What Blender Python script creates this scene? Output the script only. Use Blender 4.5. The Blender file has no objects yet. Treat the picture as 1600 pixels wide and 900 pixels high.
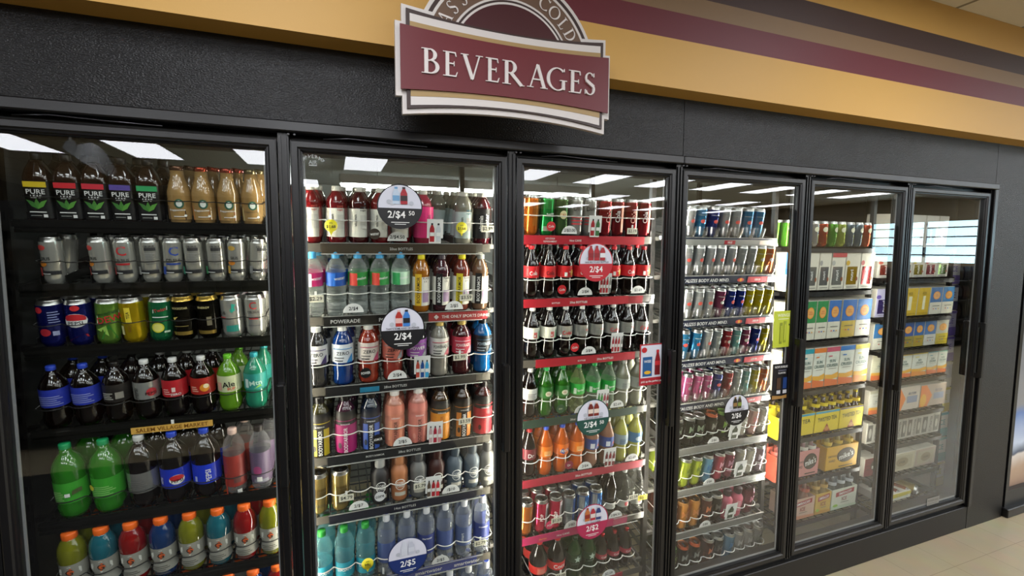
import bpy, math, random
from math import pi, sin, cos, radians
from mathutils import Matrix, Vector
random.seed(7)
S = bpy.context.scene
COL = S.collection

# ------------------------------------------------------------------ camera, world, exposure
cam_d = bpy.data.cameras.new('camera')
cam = bpy.data.objects.new('camera', cam_d)
COL.objects.link(cam)
S.camera = cam
cam_d.sensor_width = 36.0
cam_d.lens = 741.7 / 1600 * 36.0
cam_d.clip_start = 0.02
cam.matrix_world = (Matrix.Translation((0.9008, -1.704, 1.789)) @ Matrix.Rotation(-0.3597, 4, 'Z') @ Matrix.Rotation(-0.0831, 4, 'X')
                    @ Matrix.Rotation(-0.004, 4, 'Y') @ Matrix.Rotation(pi / 2, 4, 'X'))
S.view_settings.view_transform = 'Standard'
S.view_settings.look = 'None'
S.view_settings.gamma = 1
S.view_settings.use_curve_mapping = False
S.view_settings.exposure = 0.0
S.cycles.max_bounces = 7
S.cycles.diffuse_bounces = 3
S.cycles.glossy_bounces = 4
S.cycles.transparent_max_bounces = 32
S.cycles.transmission_bounces = 2
S.cycles.caustics_reflective = False
S.cycles.caustics_refractive = False
S.cycles.sample_clamp_indirect = 4.0
S.cycles.use_denoising = True
w = bpy.data.worlds.new('world')
S.world = w
w.use_nodes = True
w.node_tree.nodes['Background'].inputs[0].default_value = (0.8, 0.85, 1, 1)
w.node_tree.nodes['Background'].inputs[1].default_value = 0.15

TROFFER = 14.5      # store ceiling panels
LED = 9.0          # strips behind the mullions
LEDS = [(1, 190), (55, 90), (120, 140), (140, 230), (300, 28), (78, 34), (24, 1)]   # towards the left and the right bay
TUBE = 48.0        # tube inside the walk in cooler
DAY = 7.5          # daylight in the store window

# ------------------------------------------------------------------ materials
def lin(h):
    h = h.lstrip('#')
    v = [int(h[i:i + 2], 16) / 255 for i in (0, 2, 4)]
    return tuple(c / 12.92 if c <= 0.04045 else ((c + 0.055) / 1.055) ** 2.4 for c in v) + (1,)
_M = {}
def newmat(key):
    m = bpy.data.materials.new(key)
    m.use_nodes = True
    nt = m.node_tree
    return m, nt, nt.nodes['Principled BSDF']
def noisy(nt, b, col, amt, scale):
    tc = nt.nodes.new('ShaderNodeTexCoord')
    n = nt.nodes.new('ShaderNodeTexNoise'); n.inputs['Scale'].default_value = scale
    nt.links.new(tc.outputs['Object'], n.inputs['Vector'])
    mx = nt.nodes.new('ShaderNodeMix'); mx.data_type = 'RGBA'
    mx.inputs[6].default_value = tuple(c * (1 - amt) for c in col[:3]) + (1,)
    mx.inputs[7].default_value = tuple(min(1, c * (1 + amt)) for c in col[:3]) + (1,)
    nt.links.new(n.outputs['Fac'], mx.inputs[0])
    nt.links.new(mx.outputs[2], b.inputs['Base Color'])
    return n
def M(key):
    """kind#hex: p plastic, l label, m foil or can metal, q liquid seen in plastic, c clear tinted plastic, b board, e dim matt"""
    if key in _M: return _M[key]
    kind, hx = key.split('#')
    col = lin(hx)
    if kind == 'q': col = tuple(c * .62 for c in col[:3]) + (1,)
    m, nt, b = newmat({'p': 'plastic ', 'l': 'label ', 'm': 'can metal ', 'q': 'liquid ', 'c': 'clear plastic ', 'b': 'board ', 'e': 'matt ', 'a': 'steel ', 'x': 'clear sheet ', 'y': 'bright acrylic '}[kind] + hx)
    b.inputs['Base Color'].default_value = col
    if kind == 'p':
        b.inputs['Roughness'].default_value = 0.35
    elif kind == 'l':
        b.inputs['Roughness'].default_value = 0.42
    elif kind == 'm':
        b.inputs['Roughness'].default_value = 0.17; b.inputs['Metallic'].default_value = 0.7
    elif kind == 'a':
        b.inputs['Roughness'].default_value = 0.3; b.inputs['Metallic'].default_value = 1.0
    elif kind == 'q':
        b.inputs['Roughness'].default_value = 0.12
        b.inputs['Coat Weight'].default_value = 0.8; b.inputs['Coat Roughness'].default_value = 0.03
        noisy(nt, b, col, 0.25, 30)
    elif kind == 'b':
        b.inputs['Roughness'].default_value = 0.5
        noisy(nt, b, col, 0.05, 60)
    elif kind == 'e':
        b.inputs['Roughness'].default_value = 0.7
    elif kind == 'y':
        out = nt.nodes['Material Output']
        tr = nt.nodes.new('ShaderNodeBsdfTransparent'); tr.inputs[0].default_value = (.98, .98, .98, 1)
        gl = nt.nodes.new('ShaderNodeBsdfGlossy'); gl.inputs['Roughness'].default_value = 0.22
        mx = nt.nodes.new('ShaderNodeMixShader'); mx.inputs[0].default_value = 0.25
        nt.links.new(tr.outputs[0], mx.inputs[1]); nt.links.new(gl.outputs[0], mx.inputs[2]); nt.links.new(mx.outputs[0], out.inputs[0])
    elif kind == 'x':
        out = nt.nodes['Material Output']
        tr = nt.nodes.new('ShaderNodeBsdfTransparent'); tr.inputs[0].default_value = (.97, .97, .97, 1)
        gl = nt.nodes.new('ShaderNodeBsdfGlossy'); gl.inputs['Roughness'].default_value = 0.15
        mx = nt.nodes.new('ShaderNodeMixShader'); mx.inputs[0].default_value = 0.07
        nt.links.new(tr.outputs[0], mx.inputs[1]); nt.links.new(gl.outputs[0], mx.inputs[2]); nt.links.new(mx.outputs[0], out.inputs[0])
    elif kind == 'c':
        out = nt.nodes['Material Output']
        tr = nt.nodes.new('ShaderNodeBsdfTransparent'); tr.inputs[0].default_value = tuple(c ** 0.3 for c in col[:3]) + (1,)
        b.inputs['Roughness'].default_value = 0.08
        lw = nt.nodes.new('ShaderNodeLayerWeight'); lw.inputs[0].default_value = 0.35
        mr = nt.nodes.new('ShaderNodeMapRange'); mr.inputs[3].default_value = 0.07; mr.inputs[4].default_value = 0.55
        nt.links.new(lw.outputs['Facing'], mr.inputs[0])
        mx = nt.nodes.new('ShaderNodeMixShader')
        nt.links.new(mr.outputs[0], mx.inputs[0]); nt.links.new(tr.outputs[0], mx.inputs[1]); nt.links.new(b.outputs[0], mx.inputs[2])
        nt.links.new(mx.outputs[0], out.inputs[0])
    _M[key] = m
    return m
def emit(key, col, strength):
    if key in _M: return _M[key]
    m, nt, b = newmat(key)
    b.inputs['Base Color'].default_value = (.8, .8, .8, 1)
    b.inputs['Emission Color'].default_value = col
    b.inputs['Emission Strength'].default_value = strength
    _M[key] = m
    return m
def special(key, fn):
    if key not in _M:
        m, nt, b = newmat(key); fn(nt, b); _M[key] = m
    return _M[key]
def bump(nt, b, scale, strength, stretch=(1, 1, 1), detail=3, dist=0.002):
    tc = nt.nodes.new('ShaderNodeTexCoord'); mp = nt.nodes.new('ShaderNodeMapping'); mp.inputs['Scale'].default_value = stretch
    n = nt.nodes.new('ShaderNodeTexNoise'); n.inputs['Scale'].default_value = scale; n.inputs['Detail'].default_value = detail
    bp = nt.nodes.new('ShaderNodeBump'); bp.inputs['Strength'].default_value = strength; bp.inputs['Distance'].default_value = dist
    nt.links.new(tc.outputs['Object'], mp.inputs[0]); nt.links.new(mp.outputs[0], n.inputs['Vector'])
    nt.links.new(n.outputs['Fac'], bp.inputs['Height']); nt.links.new(bp.outputs[0], b.inputs['Normal'])
def f_lam(nt, b):
    b.inputs['Base Color'].default_value = lin('#0e0e10'); b.inputs['Roughness'].default_value = 0.30
    bump(nt, b, 150, 0.9, (1, 1, 1.8), 3, 0.004)
def f_frame(nt, b):
    b.inputs['Base Color'].default_value = lin('#0d0c0d'); b.inputs['Roughness'].default_value = 0.33
    bump(nt, b, 40, 0.05)
def f_kick(nt, b):
    b.inputs['Base Color'].default_value = lin('#151311'); b.inputs['Roughness'].default_value = 0.5
    bump(nt, b, 60, 0.2, (1, 1, 3))
def f_soffit(nt, b):
    g = nt.nodes.new('ShaderNodeNewGeometry'); sp = nt.nodes.new('ShaderNodeSeparateXYZ'); nt.links.new(g.outputs['Position'], sp.inputs[0])
    mr = nt.nodes.new('ShaderNodeMapRange'); mr.inputs[1].default_value = 2.4; mr.inputs[2].default_value = 3.1
    nt.links.new(sp.outputs['Z'], mr.inputs[0])
    cr = nt.nodes.new('ShaderNodeValToRGB'); cr.color_ramp.interpolation = 'CONSTANT'
    st = [(2.4, '#d6a757'), (2.617, '#6b2530'), (2.718, '#8b6f50'), (2.791, '#432d2b'), (2.888, '#d6a757')]
    e = cr.color_ramp.elements
    for i, (z, c) in enumerate(st):
        p = (z - 2.4) / 0.7
        if i < 2: e[i].position = p; e[i].color = lin(c)
        else:
            q = e.new(p); q.color = lin(c)
    nt.links.new(mr.outputs[0], cr.inputs[0]); nt.links.new(cr.outputs[0], b.inputs['Base Color'])
    b.inputs['Roughness'].default_value = 0.55
    bump(nt, b, 180, 0.08)
def f_floor(nt, b):
    tc = nt.nodes.new('ShaderNodeTexCoord'); mp = nt.nodes.new('ShaderNodeMapping'); mp.inputs['Location'].default_value = (0.11, 0.2, 0)
    br = nt.nodes.new('ShaderNodeTexBrick'); br.offset = 0; br.inputs['Scale'].default_value = 1
    br.inputs['Brick Width'].default_value = 0.305; br.inputs['Row Height'].default_value = 0.305; br.inputs['Mortar Size'].default_value = 0.0014
    br.inputs['Color1'].default_value = lin('#b7a888'); br.inputs['Color2'].default_value = lin('#bcae8f'); br.inputs['Mortar'].default_value = lin('#94866b')
    nt.links.new(tc.outputs['Object'], mp.inputs[0]); nt.links.new(mp.outputs[0], br.inputs['Vector'])
    n = nt.nodes.new('ShaderNodeTexNoise'); n.inputs['Scale'].default_value = 6; n.inputs['Detail'].default_value = 6
    nt.links.new(tc.outputs['Object'], n.inputs['Vector'])
    mx = nt.nodes.new('ShaderNodeMix'); mx.data_type = 'RGBA'; mx.blend_type = 'MULTIPLY'; mx.inputs[0].default_value = 0.25
    nt.links.new(br.outputs['Color'], mx.inputs[6]); nt.links.new(n.outputs['Color'], mx.inputs[7])
    nt.links.new(mx.outputs[2], b.inputs['Base Color']); b.inputs['Roughness'].default_value = 0.3
def f_ceil(nt, b):
    tc = nt.nodes.new('ShaderNodeTexCoord'); mp = nt.nodes.new('ShaderNodeMapping'); mp.inputs['Location'].default_value = (0.3, -0.11, 0)
    br = nt.nodes.new('ShaderNodeTexBrick'); br.offset = 0; br.inputs['Scale'].default_value = 1
    br.inputs['Brick Width'].default_value = 0.61; br.inputs['Row Height'].default_value = 0.61; br.inputs['Mortar Size'].default_value = 0.012
    br.inputs['Color1'].default_value = lin('#e2dac8'); br.inputs['Color2'].default_value = lin('#e4dccb'); br.inputs['Mortar'].default_value = lin('#8f8672')
    nt.links.new(tc.outputs['Object'], mp.inputs[0]); nt.links.new(mp.outputs[0], br.inputs['Vector'])
    nt.links.new(br.outputs['Color'], b.inputs['Base Color']); b.inputs['Roughness'].default_value = 0.85
    bump(nt, b, 150, 0.25)
def f_inceil(nt, b):
    b.inputs['Base Color'].default_value = lin('#c6ccc9'); b.inputs['Roughness'].default_value = 0.45
    bump(nt, b, 130, 0.6, dist=0.01)
def f_inwall(nt, b):
    b.inputs['Base Color'].default_value = lin('#8c8f8a'); b.inputs['Roughness'].default_value = 0.5
    bump(nt, b, 90, 0.4, dist=0.006)
def f_glass(nt, b):
    out = nt.nodes['Material Output']
    tr = nt.nodes.new('ShaderNodeBsdfTransparent'); tr.inputs[0].default_value = (0.95, 0.965, 0.955, 1)
    gl = nt.nodes.new('ShaderNodeBsdfGlossy'); gl.inputs['Roughness'].default_value = 0.0
    fr = nt.nodes.new('ShaderNodeFresnel'); fr.inputs[0].default_value = 1.5
    mu = nt.nodes.new('ShaderNodeMath'); mu.operation = 'MULTIPLY'; mu.inputs[1].default_value = 1.9
    geo = nt.nodes.new('ShaderNodeNewGeometry'); iv = nt.nodes.new('ShaderNodeMath'); iv.operation = 'SUBTRACT'; iv.inputs[0].default_value = 1.0
    nt.links.new(geo.outputs['Backfacing'], iv.inputs[1])
    m2 = nt.nodes.new('ShaderNodeMath'); m2.operation = 'MULTIPLY'
    nt.links.new(fr.outputs[0], mu.inputs[0]); nt.links.new(mu.outputs[0], m2.inputs[0]); nt.links.new(iv.outputs[0], m2.inputs[1])
    mx = nt.nodes.new('ShaderNodeMixShader')
    nt.links.new(m2.outputs[0], mx.inputs[0]); nt.links.new(tr.outputs[0], mx.inputs[1]); nt.links.new(gl.outputs[0], mx.inputs[2])
    nt.links.new(mx.outputs[0], out.inputs[0])
LAM = special('textured black laminate', f_lam); FRAME = special('black frame metal', f_frame); KICK = special('black kick board', f_kick)
SOFFIT = special('painted stripes', f_soffit); FLOORM = special('beige vinyl tile', f_floor); CEILM = special('ceiling tile', f_ceil)
INCEIL = special('embossed cooler ceiling', f_inceil); INWALL = special('embossed cooler wall', f_inwall); GLASS = special('door glass', f_glass)
BLACK = M('p#0b0b0c'); DARKMET = M('m#2b2a26'); WHITE = M('l#e6e6e2'); STEEL = M('a#b8b8b4'); WIRE = M('p#c9c9c4'); BWIRE = M('p#161412')

# ------------------------------------------------------------------ mesh builder
class MB:
    def __init__(s): s.v = []; s.f = []; s.m = []; s.sm = []; s.mats = []
    def mi(s, mat):
        if isinstance(mat, str): mat = M(mat)
        if mat not in s.mats: s.mats.append(mat)
        return s.mats.index(mat)
    def add(s, vs, fs, mat, smooth=False):
        o = len(s.v); k = s.mi(mat)
        s.v += [tuple(p) for p in vs]
        for f in fs: s.f.append([i + o for i in f]); s.m.append(k); s.sm.append(smooth)
    def box(s, a, b, mat, bev=0.0):
        x0, y0, z0 = a; x1, y1, z1 = b
        if bev <= 0:
            v = [(x, y, z) for x in (x0, x1) for y in (y0, y1) for z in (z0, z1)]
            s.add(v, [(0, 1, 3, 2), (4, 6, 7, 5), (0, 4, 5, 1), (2, 3, 7, 6), (0, 2, 6, 4), (1, 5, 7, 3)], mat)
        else:
            c = bev; r = []
            for (z, i) in ((z0, c), (z0 + c, 0), (z1 - c, 0), (z1, c)):
                r.append([(x0 + c + i, y0 + i, z), (x1 - c - i, y0 + i, z), (x1 - i, y0 + c + i, z), (x1 - i, y1 - c - i, z),
                          (x1 - c - i, y1 - i, z), (x0 + c + i, y1 - i, z), (x0 + i, y1 - c - i, z), (x0 + i, y0 + c + i, z)])
            s.rings(r, mat, True, True)
    def rings(s, rr, mat, cap0=False, cap1=False, smooth=False):
        n = len(rr[0]); vs = [p for r in rr for p in r]; fs = []
        for i in range(len(rr) - 1):
            for j in range(n):
                k = (j + 1) % n
                fs.append((i * n + j, i * n + k, (i + 1) * n + k, (i + 1) * n + j))
        if cap0: fs.append(tuple(range(n))[::-1])
        if cap1: fs.append(tuple((len(rr) - 1) * n + j for j in range(n)))
        s.add(vs, fs, mat, smooth)
    def lathe(s, prof, mat, n=20, c=(0, 0), sq=0.0, cap0=True, cap1=True, smooth=True):
        rr = []
        for r, z in prof:
            ring = []
            for j in range(n):
                a = 2 * pi * j / n + pi / n
                k = 1.0
                if sq > 0: k = 1 + sq * (1 / max(abs(cos(a)), abs(sin(a))) - 1)
                ring.append((c[0] + r * k * cos(a), c[1] + r * k * sin(a), z))
            rr.append(ring)
        s.rings(rr, mat, cap0, cap1, smooth)
    def tube(s, pts, r, mat, n=5):
        rr = []
        for i, p in enumerate(pts):
            a = Vector(pts[max(0, i - 1)]); b = Vector(pts[min(len(pts) - 1, i + 1)])
            d = (b - a).normalized(); u = d.cross(Vector((0, 0, 1)))
            if u.length < 0.1: u = d.cross(Vector((0, 1, 0)))
            u.normalize(); q = d.cross(u)
            rr.append([tuple(Vector(p) + r * (cos(2 * pi * j / n) * u + sin(2 * pi * j / n) * q)) for j in range(n)])
        s.rings(rr, mat, True, True, True)
    def mesh(s, name):
        me = bpy.data.meshes.new(name)
        me.from_pydata(s.v, [], s.f)
        for m in s.mats: me.materials.append(m)
        me.polygons.foreach_set('material_index', s.m)
        me.polygons.foreach_set('use_smooth', s.sm)
        me.update()
        return me
    def obj(s, name, parent=None, loc=None):
        return link(name, s.mesh(name), parent, loc)
def link(name, data, parent=None, loc=None):
    o = bpy.data.objects.new(name, data); COL.objects.link(o)
    if parent is not None: o.parent = parent
    if loc: o.location = loc
    return o
def tag(o, label, cat, group=None):
    o['label'] = label; o['category'] = cat
    if group: o['group'] = group
    return o
def thing(name, label, cat, loc=(0, 0, 0), rot=(0, 0, 0), group=None):
    o = link(name, None); o.location = loc; o.rotation_euler = rot
    return tag(o, label, cat, group)
def struct(name, mb, **k):
    o = mb.obj(name, **k); o['kind'] = 'structure'; return o

# ------------------------------------------------------------------ lettering and printed art
_T = {}
def text2d(s, bold=True):
    k = (s, bold)
    if k not in _T:
        cu = bpy.data.curves.new('t', 'FONT'); cu.body = s; cu.resolution_u = 2
        if bold: cu.offset = 0.012
        o = bpy.data.objects.new('t', cu); COL.objects.link(o)
        me = bpy.data.meshes.new_from_object(o.evaluated_get(bpy.context.evaluated_depsgraph_get()))
        vs = [(v.co.x, v.co.y) for v in me.vertices]; fs = [tuple(p.vertices) for p in me.polygons]
        bpy.data.objects.remove(o); bpy.data.curves.remove(cu); bpy.data.meshes.remove(me)
        if vs:
            x0 = min(p[0] for p in vs); x1 = max(p[0] for p in vs); y0 = min(p[1] for p in vs); y1 = max(p[1] for p in vs)
            h = max(y1 - y0, 1e-6)
            vs = [((x - (x0 + x1) / 2) / h, (y - (y0 + y1) / 2) / h) for x, y in vs]
            _T[k] = (vs, fs, (x1 - x0) / h)
        else: _T[k] = ([], [], 0)
    return _T[k]
def art(mb, items, fn, layer0=1, seg=0.006):
    """items drawn on a surface; fn(u, v, layer) gives the point"""
    L = layer0
    for it in items:
        k = it[0]
        if k == 'r':
            _, u0, v0, u1, v1, mat = it
            n = max(1, int(abs(u1 - u0) / seg)) if seg else 1
            vs = []
            for i in range(n + 1):
                u = u0 + (u1 - u0) * i / n
                vs += [fn(u, v0, L), fn(u, v1, L)]
            mb.add(vs, [(2 * i, 2 * i + 2, 2 * i + 3, 2 * i + 1) for i in range(n)], mat)
        elif k == 't':
            _, s, u, v, h, mat = it[:6]
            rot = it[6] if len(it) > 6 else 0
            mw = it[7] if len(it) > 7 else None
            vs, fs, wd = text2d(s)
            sx = h if not mw else min(h, mw / max(wd, 1e-6))
            c, n_ = cos(rot), sin(rot)
            P = []
            for x, y in vs:
                x *= sx; y *= h
                P.append(fn(u + x * c - y * n_, v + x * n_ + y * c, L))
            mb.add(P, fs, mat)
        elif k == 'd':
            _, u, v, ru, rv, mat = it
            n = 16; rings = 1 if not seg else max(1, int(ru / 0.006))
            vs = [fn(u, v, L)]; fs = []
            for q in range(1, rings + 1):
                for j in range(n):
                    a = 2 * pi * j / n
                    vs.append(fn(u + ru * q / rings * cos(a), v + rv * q / rings * sin(a), L))
            for j in range(n): fs.append((0, 1 + j, 1 + (j + 1) % n))
            for q in range(1, rings):
                for j in range(n):
                    a = 1 + (q - 1) * n; b = 1 + q * n; j2 = (j + 1) % n
                    fs.append((a + j, b + j, b + j2, a + j2))
            mb.add(vs, fs, mat)
        elif k == 'p':
            _, pts, mat = it
            mb.add([fn(u, v, L) for u, v in pts], [tuple(range(len(pts)))], mat)
        L += 1
def cyl(r, z0, eps=0.0005):
    def f(u, v, L):
        a = u / r; R_ = r + eps * (L + 0.4)
        return (R_ * sin(a), -R_ * cos(a), z0 + v)
    return f
def flat(x0, y, z0, eps=0.0006):
    return lambda u, v, L: (x0 + u, y - eps * L, z0 + v)

# ------------------------------------------------------------------ product shapes
def prof_soda(h, r): return [(.55*r, 0), (.85*r, .004), (.97*r, .018), (r, .04), (.93*r, .26*h), (r, .37*h), (r, .38*h), (r, .67*h), (.96*r, .70*h), (.80*r, .77*h), (.55*r, .84*h), (.36*r, .885*h), (.34*r, .93*h)]
def prof_coke(h, r): return [(.6*r, 0), (.88*r, .006), (.97*r, .03), (.95*r, .2*h), (.86*r, .33*h), (.97*r, .42*h), (r, .45*h), (r, .62*h), (.93*r, .68*h), (.68*r, .77*h), (.44*r, .86*h), (.35*r, .9*h), (.35*r, .94*h)]
def prof_gat(h, r): return [(.8*r, 0), (.93*r, .01), (.95*r, .12*h), (.84*r, .22*h), (.84*r, .27*h), (.97*r, .34*h), (.97*r, .52*h), (r, .55*h), (r, .68*h), (.9*r, .78*h), (.68*r, .86*h), (.55*r, .89*h), (.52*r, .91*h)]
def prof_pow(h, r): return [(.85*r, 0), (.97*r, .01), (.97*r, .12*h), (.9*r, .17*h), (.97*r, .22*h), (.97*r, .40*h), (r, .43*h), (r, .70*h), (.93*r, .75*h), (.72*r, .83*h), (.5*r, .875*h), (.48*r, .91*h)]
def prof_vit(h, r): return [(.85*r, 0), (.97*r, .008), (r, .03), (r, .62*h), (.93*r, .64*h), (r, .67*h), (.97*r, .73*h), (.8*r, .81*h), (.5*r, .89*h), (.4*r, .92*h)]
def prof_water(h, r): return [(.8*r, 0), (.95*r, .008), (r, .05), (.92*r, .18*h), (r, .24*h), (.92*r, .34*h), (.95*r, .42*h), (r, .46*h), (r, .66*h), (.97*r, .72*h), (.8*r, .80*h), (.5*r, .87*h), (.36*r, .90*h)]
def prof_das(h, r): return [(.7*r, 0), (.93*r, .01), (r, .06), (r, .42*h), (.93*r, .46*h), (r, .54*h), (r, .68*h), (.92*r, .76*h), (.66*r, .85*h), (.4*r, .91*h)]
def prof_smart(h, r): return [(.8*r, 0), (.96*r, .008), (r, .03), (r, .68*h), (.95*r, .74*h), (.75*r, .81*h), (.5*r, .855*h), (.46*r, .875*h)]
def prof_armor(h, r): return [(.85*r, 0), (.97*r, .008), (r, .04), (r, .50*h), (.94*r, .55*h), (r, .60*h), (r, .66*h), (.9*r, .75*h), (.66*r, .83*h), (.5*r, .86*h), (.48*r, .90*h)]
def prof_core(h, r): return [(.85*r, 0), (.97*r, .008), (.97*r, .2*h), (.9*r, .32*h), (.97*r, .42*h), (r, .6*h), (.97*r, .66*h), (.7*r, .74*h), (.55*r, .78*h), (.55*r, .80*h)]
def prof_tea(h, r): return [(.8*r, 0), (.95*r, .008), (r, .04), (r, .60*h), (.98*r, .66*h), (.8*r, .76*h), (.5*r, .86*h), (.42*r, .90*h)]
def prof_frap(h, r): return [(.8*r, 0), (.93*r, .008), (.95*r, .35*h), (r, .45*h), (.98*r, .55*h), (.8*r, .68*h), (.6*r, .80*h), (.56*r, .92*h)]
def prof_beer(h, r): return [(.9*r, 0), (r, .01), (r, .5*h), (.92*r, .58*h), (.55*r, .68*h), (.42*r, .8*h), (.38*r, .95*h)]
SHAPES = dict(soda=prof_soda, coke=prof_coke, gat=prof_gat, pow=prof_pow, vit=prof_vit, water=prof_water, das=prof_das, smart=prof_smart,
              armor=prof_armor, core=prof_core, tea=prof_tea, frap=prof_frap, beer=prof_beer)
LABZ = dict(soda=(.38, .67), coke=(.41, .63), gat=(.06, .53), pow=(.40, .71), vit=(.12, .62), water=(.48, .69), das=(.14, .42), smart=(.25, .68),
            armor=(.03, .62), core=(.08, .64), tea=(.05, .60), frap=(.08, .42), beer=(.15, .45))
CAPZ = dict(soda=(.93, .36, 1), coke=(.93, .37, 1), gat=(.90, .56, 1), pow=(.905, .47, 1), vit=(.915, .44, 1), water=(.895, .42, 1), das=(.90, .42, 1),
            smart=(.87, .42, 1), armor=(.895, .5, 1), core=(.80, .62, 1), tea=(.90, .46, 1), frap=(.92, .58, 1), beer=(.95, .42, 1))

# spec: kind, shape, h, r, body colour, cap colour, label colour, look (for the label), art list, extra
V = {}
def bottle(key, name, cat, shape, h, r, body, cap, lab, look, items=(), labz=None, sq=0.0, span=1.0, top=None):
    V[key] = dict(t='b', name=name, cat=cat, shape=shape, h=h, r=r, body=body, cap=cap, lab=lab, look=look, items=list(items), labz=labz, sq=sq, span=span, top=top)
def can(key, h, r, body, look, items=(), name='drink_can', cat='can', lid='a#b4b4b0', top=None):
    V[key] = dict(t='c', name=name, cat=cat, h=h, r=r, body=body, look=look, items=list(items), lid=lid, top=top)

def cap_prof(h, r, k, style=None):
    z, q, _ = k
    R_ = r * q
    return [(R_ * .97, z * h), (R_, z * h + .002), (R_ * .98, h - .003), (R_ * .9, h)]
def make_parts(sp, n=20, small=False):
    """returns [(part name, MB)] for one product"""
    out = []
    if sp['t'] == 'b':
        h, r = sp['h'], sp['r']
        b = MB(); b.lathe(SHAPES[sp['shape']](h, r), sp['body'], n, sq=sp['sq'])
        out.append(('body', b))
        k = CAPZ[sp['shape']]
        if sp['cap']:
            c = MB(); c.lathe(cap_prof(h, r, k), sp['cap'], max(10, n // 2))
            if sp['top']: art(c, [('d', 0, 0, r * k[1] * .8, r * k[1] * .8, sp['top'])], lambda u, v, L: (u, v, h + .0004 * L), seg=0)
            out.append(('cap', c))
        if sp['lab']:
            z0, z1 = sp['labz'] or LABZ[sp['shape']]
            z0 *= h; z1 *= h; l = MB(); R_ = r * 1.012
            if sp['shape'] in ('core', 'armor', 'gat'):
                pr = [(q * 1.03, z) for q, z in SHAPES[sp['shape']](h, r) if z0 - .002 <= z <= z1 + .03]
                l.lathe(pr, sp['lab'], n, cap0=False, cap1=False)
                R_ = r * (1.035 if sp['shape'] != 'gat' else 1.01)
            elif sp['span'] < 1:
                a = pi * r * sp['span']
                art(l, [('r', -a, 0, a, z1 - z0, sp['lab'])], cyl(R_, z0))
            else:
                l.lathe([(R_, z0), (R_, z1)], sp['lab'], n, sq=sp['sq'], cap0=False, cap1=False)
            if not small:
                f = cyl(R_, z0) if sp['sq'] == 0 else flat(0, -R_ * 0.96, z0)
                art(l, sp['items'], f, layer0=2)
            out.append(('label', l))
    else:
        h, r = sp['h'], sp['r']
        b = MB()
        b.lathe([(.72*r, 0), (.78*r, .003), (.97*r, .012), (r, .02), (r, h - .02), (.97*r, h - .014)], sp['body'], n, cap1=False)
        b.lathe([(.97*r, h - .0141), (.82*r, h - .003), (.84*r, h - .0005), (.80*r, h)], sp['top'] or 'a#c8c8c4', n, cap0=False, cap1=False)
        if not small: art(b, sp['items'], cyl(r * 1.002, .02), layer0=1)
        out.append(('body', b))
        l = MB(); l.lathe([(.80*r, h), (.76*r, h - .004), (.2*r, h - .004)], sp['lid'], n, cap0=False)
        if not small:
            l.lathe([(.16*r, h - .0039), (.16*r, h - .002)], 'a#8c8c88', 8)
            l.box((-.1*r, -.38*r, h - .003), (.1*r, .05*r, h - .0018), 'a#9a9a96')
            art(l, [('d', 0, -.5*r, .22*r, .16*r, 'p#050505')], lambda u, v, L: (u, v, h - .0036), seg=0)
        out.append(('lid', l))
    return out
_PROTO = {}; _SMALL = {}
def place(key, loc, rot, label, group, full=True):
    sp = V[key]
    if full:
        if key not in _PROTO: _PROTO[key] = [(n, mb.mesh(n)) for n, mb in make_parts(sp)]
        root = thing(sp['name'], label, sp['cat'], loc, rot, group)
        for n, me in _PROTO[key]: link(n, me, root)
        return root
    if key not in _SMALL:
        mb = MB()
        for n, p in make_parts(sp, 12, True):
            o = len(mb.v); mb.v += p.v
            mp = [mb.mi(m) for m in p.mats]
            mb.f += [[i + o for i in f] for f in p.f]; mb.m += [mp[i] for i in p.m]; mb.sm += p.sm
        _SMALL[key] = mb.mesh(sp['name'])
    o = link(sp['name'], _SMALL[key]); o.location = loc; o.rotation_euler = rot
    return tag(o, label, sp['cat'], group)

# fine print helper: rows of small dark bars
def fine(u0, u1, v0, v1, n, mat):
    d = (v1 - v0) / n
    return [('r', u0, v0 + i * d, u1 - (i * 7 % 3) * (u1 - u0) * .12, v0 + i * d + d * .4, mat) for i in range(n)]
K = 'l#0c0c0d'; W_ = 'l#e9e9e4'

# ---- first door
for nm, c in (('yellow', '#e0c32a'), ('red', '#cf2733'), ('crimson', '#c92a3c'), ('purple', '#5b4a9b'), ('green', '#2e9e5c')):
    its = [('r', -.027, .092, .027, .108, 'l' + c), ('t', 'PURE', 0, .079, .014, W_, 0, .048), ('t', 'LEAF', 0, .065, .009, W_, 0, .03),
           ('p', [(0, .028), (-.014, .036), (-.025, .056), (-.010, .050), (-.001, .038)], 'l#3f7a33'), ('p', [(0, .028), (.014, .036), (.025, .056), (.010, .050), (.001, .038)], 'l#5a9a3c'),
           ('p', [(0, .030), (-.006, .046), (0, .060), (.006, .046)], 'l#4c8a38'), ('r', -.02, .018, .02, .021, W_), ('r', -.018, .008, .008, .010, 'l#9a9a94'), ('r', .012, .004, .022, .013, W_)]
    bottle('tea_' + nm, 'tea_bottle', 'tea bottle', 'tea', .2, .032, 'q#2a1206', 'p#14100e', 'l#0d0d0c', 'square dark tea bottle with %s label stripe' % nm, its, sq=.6)
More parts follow.
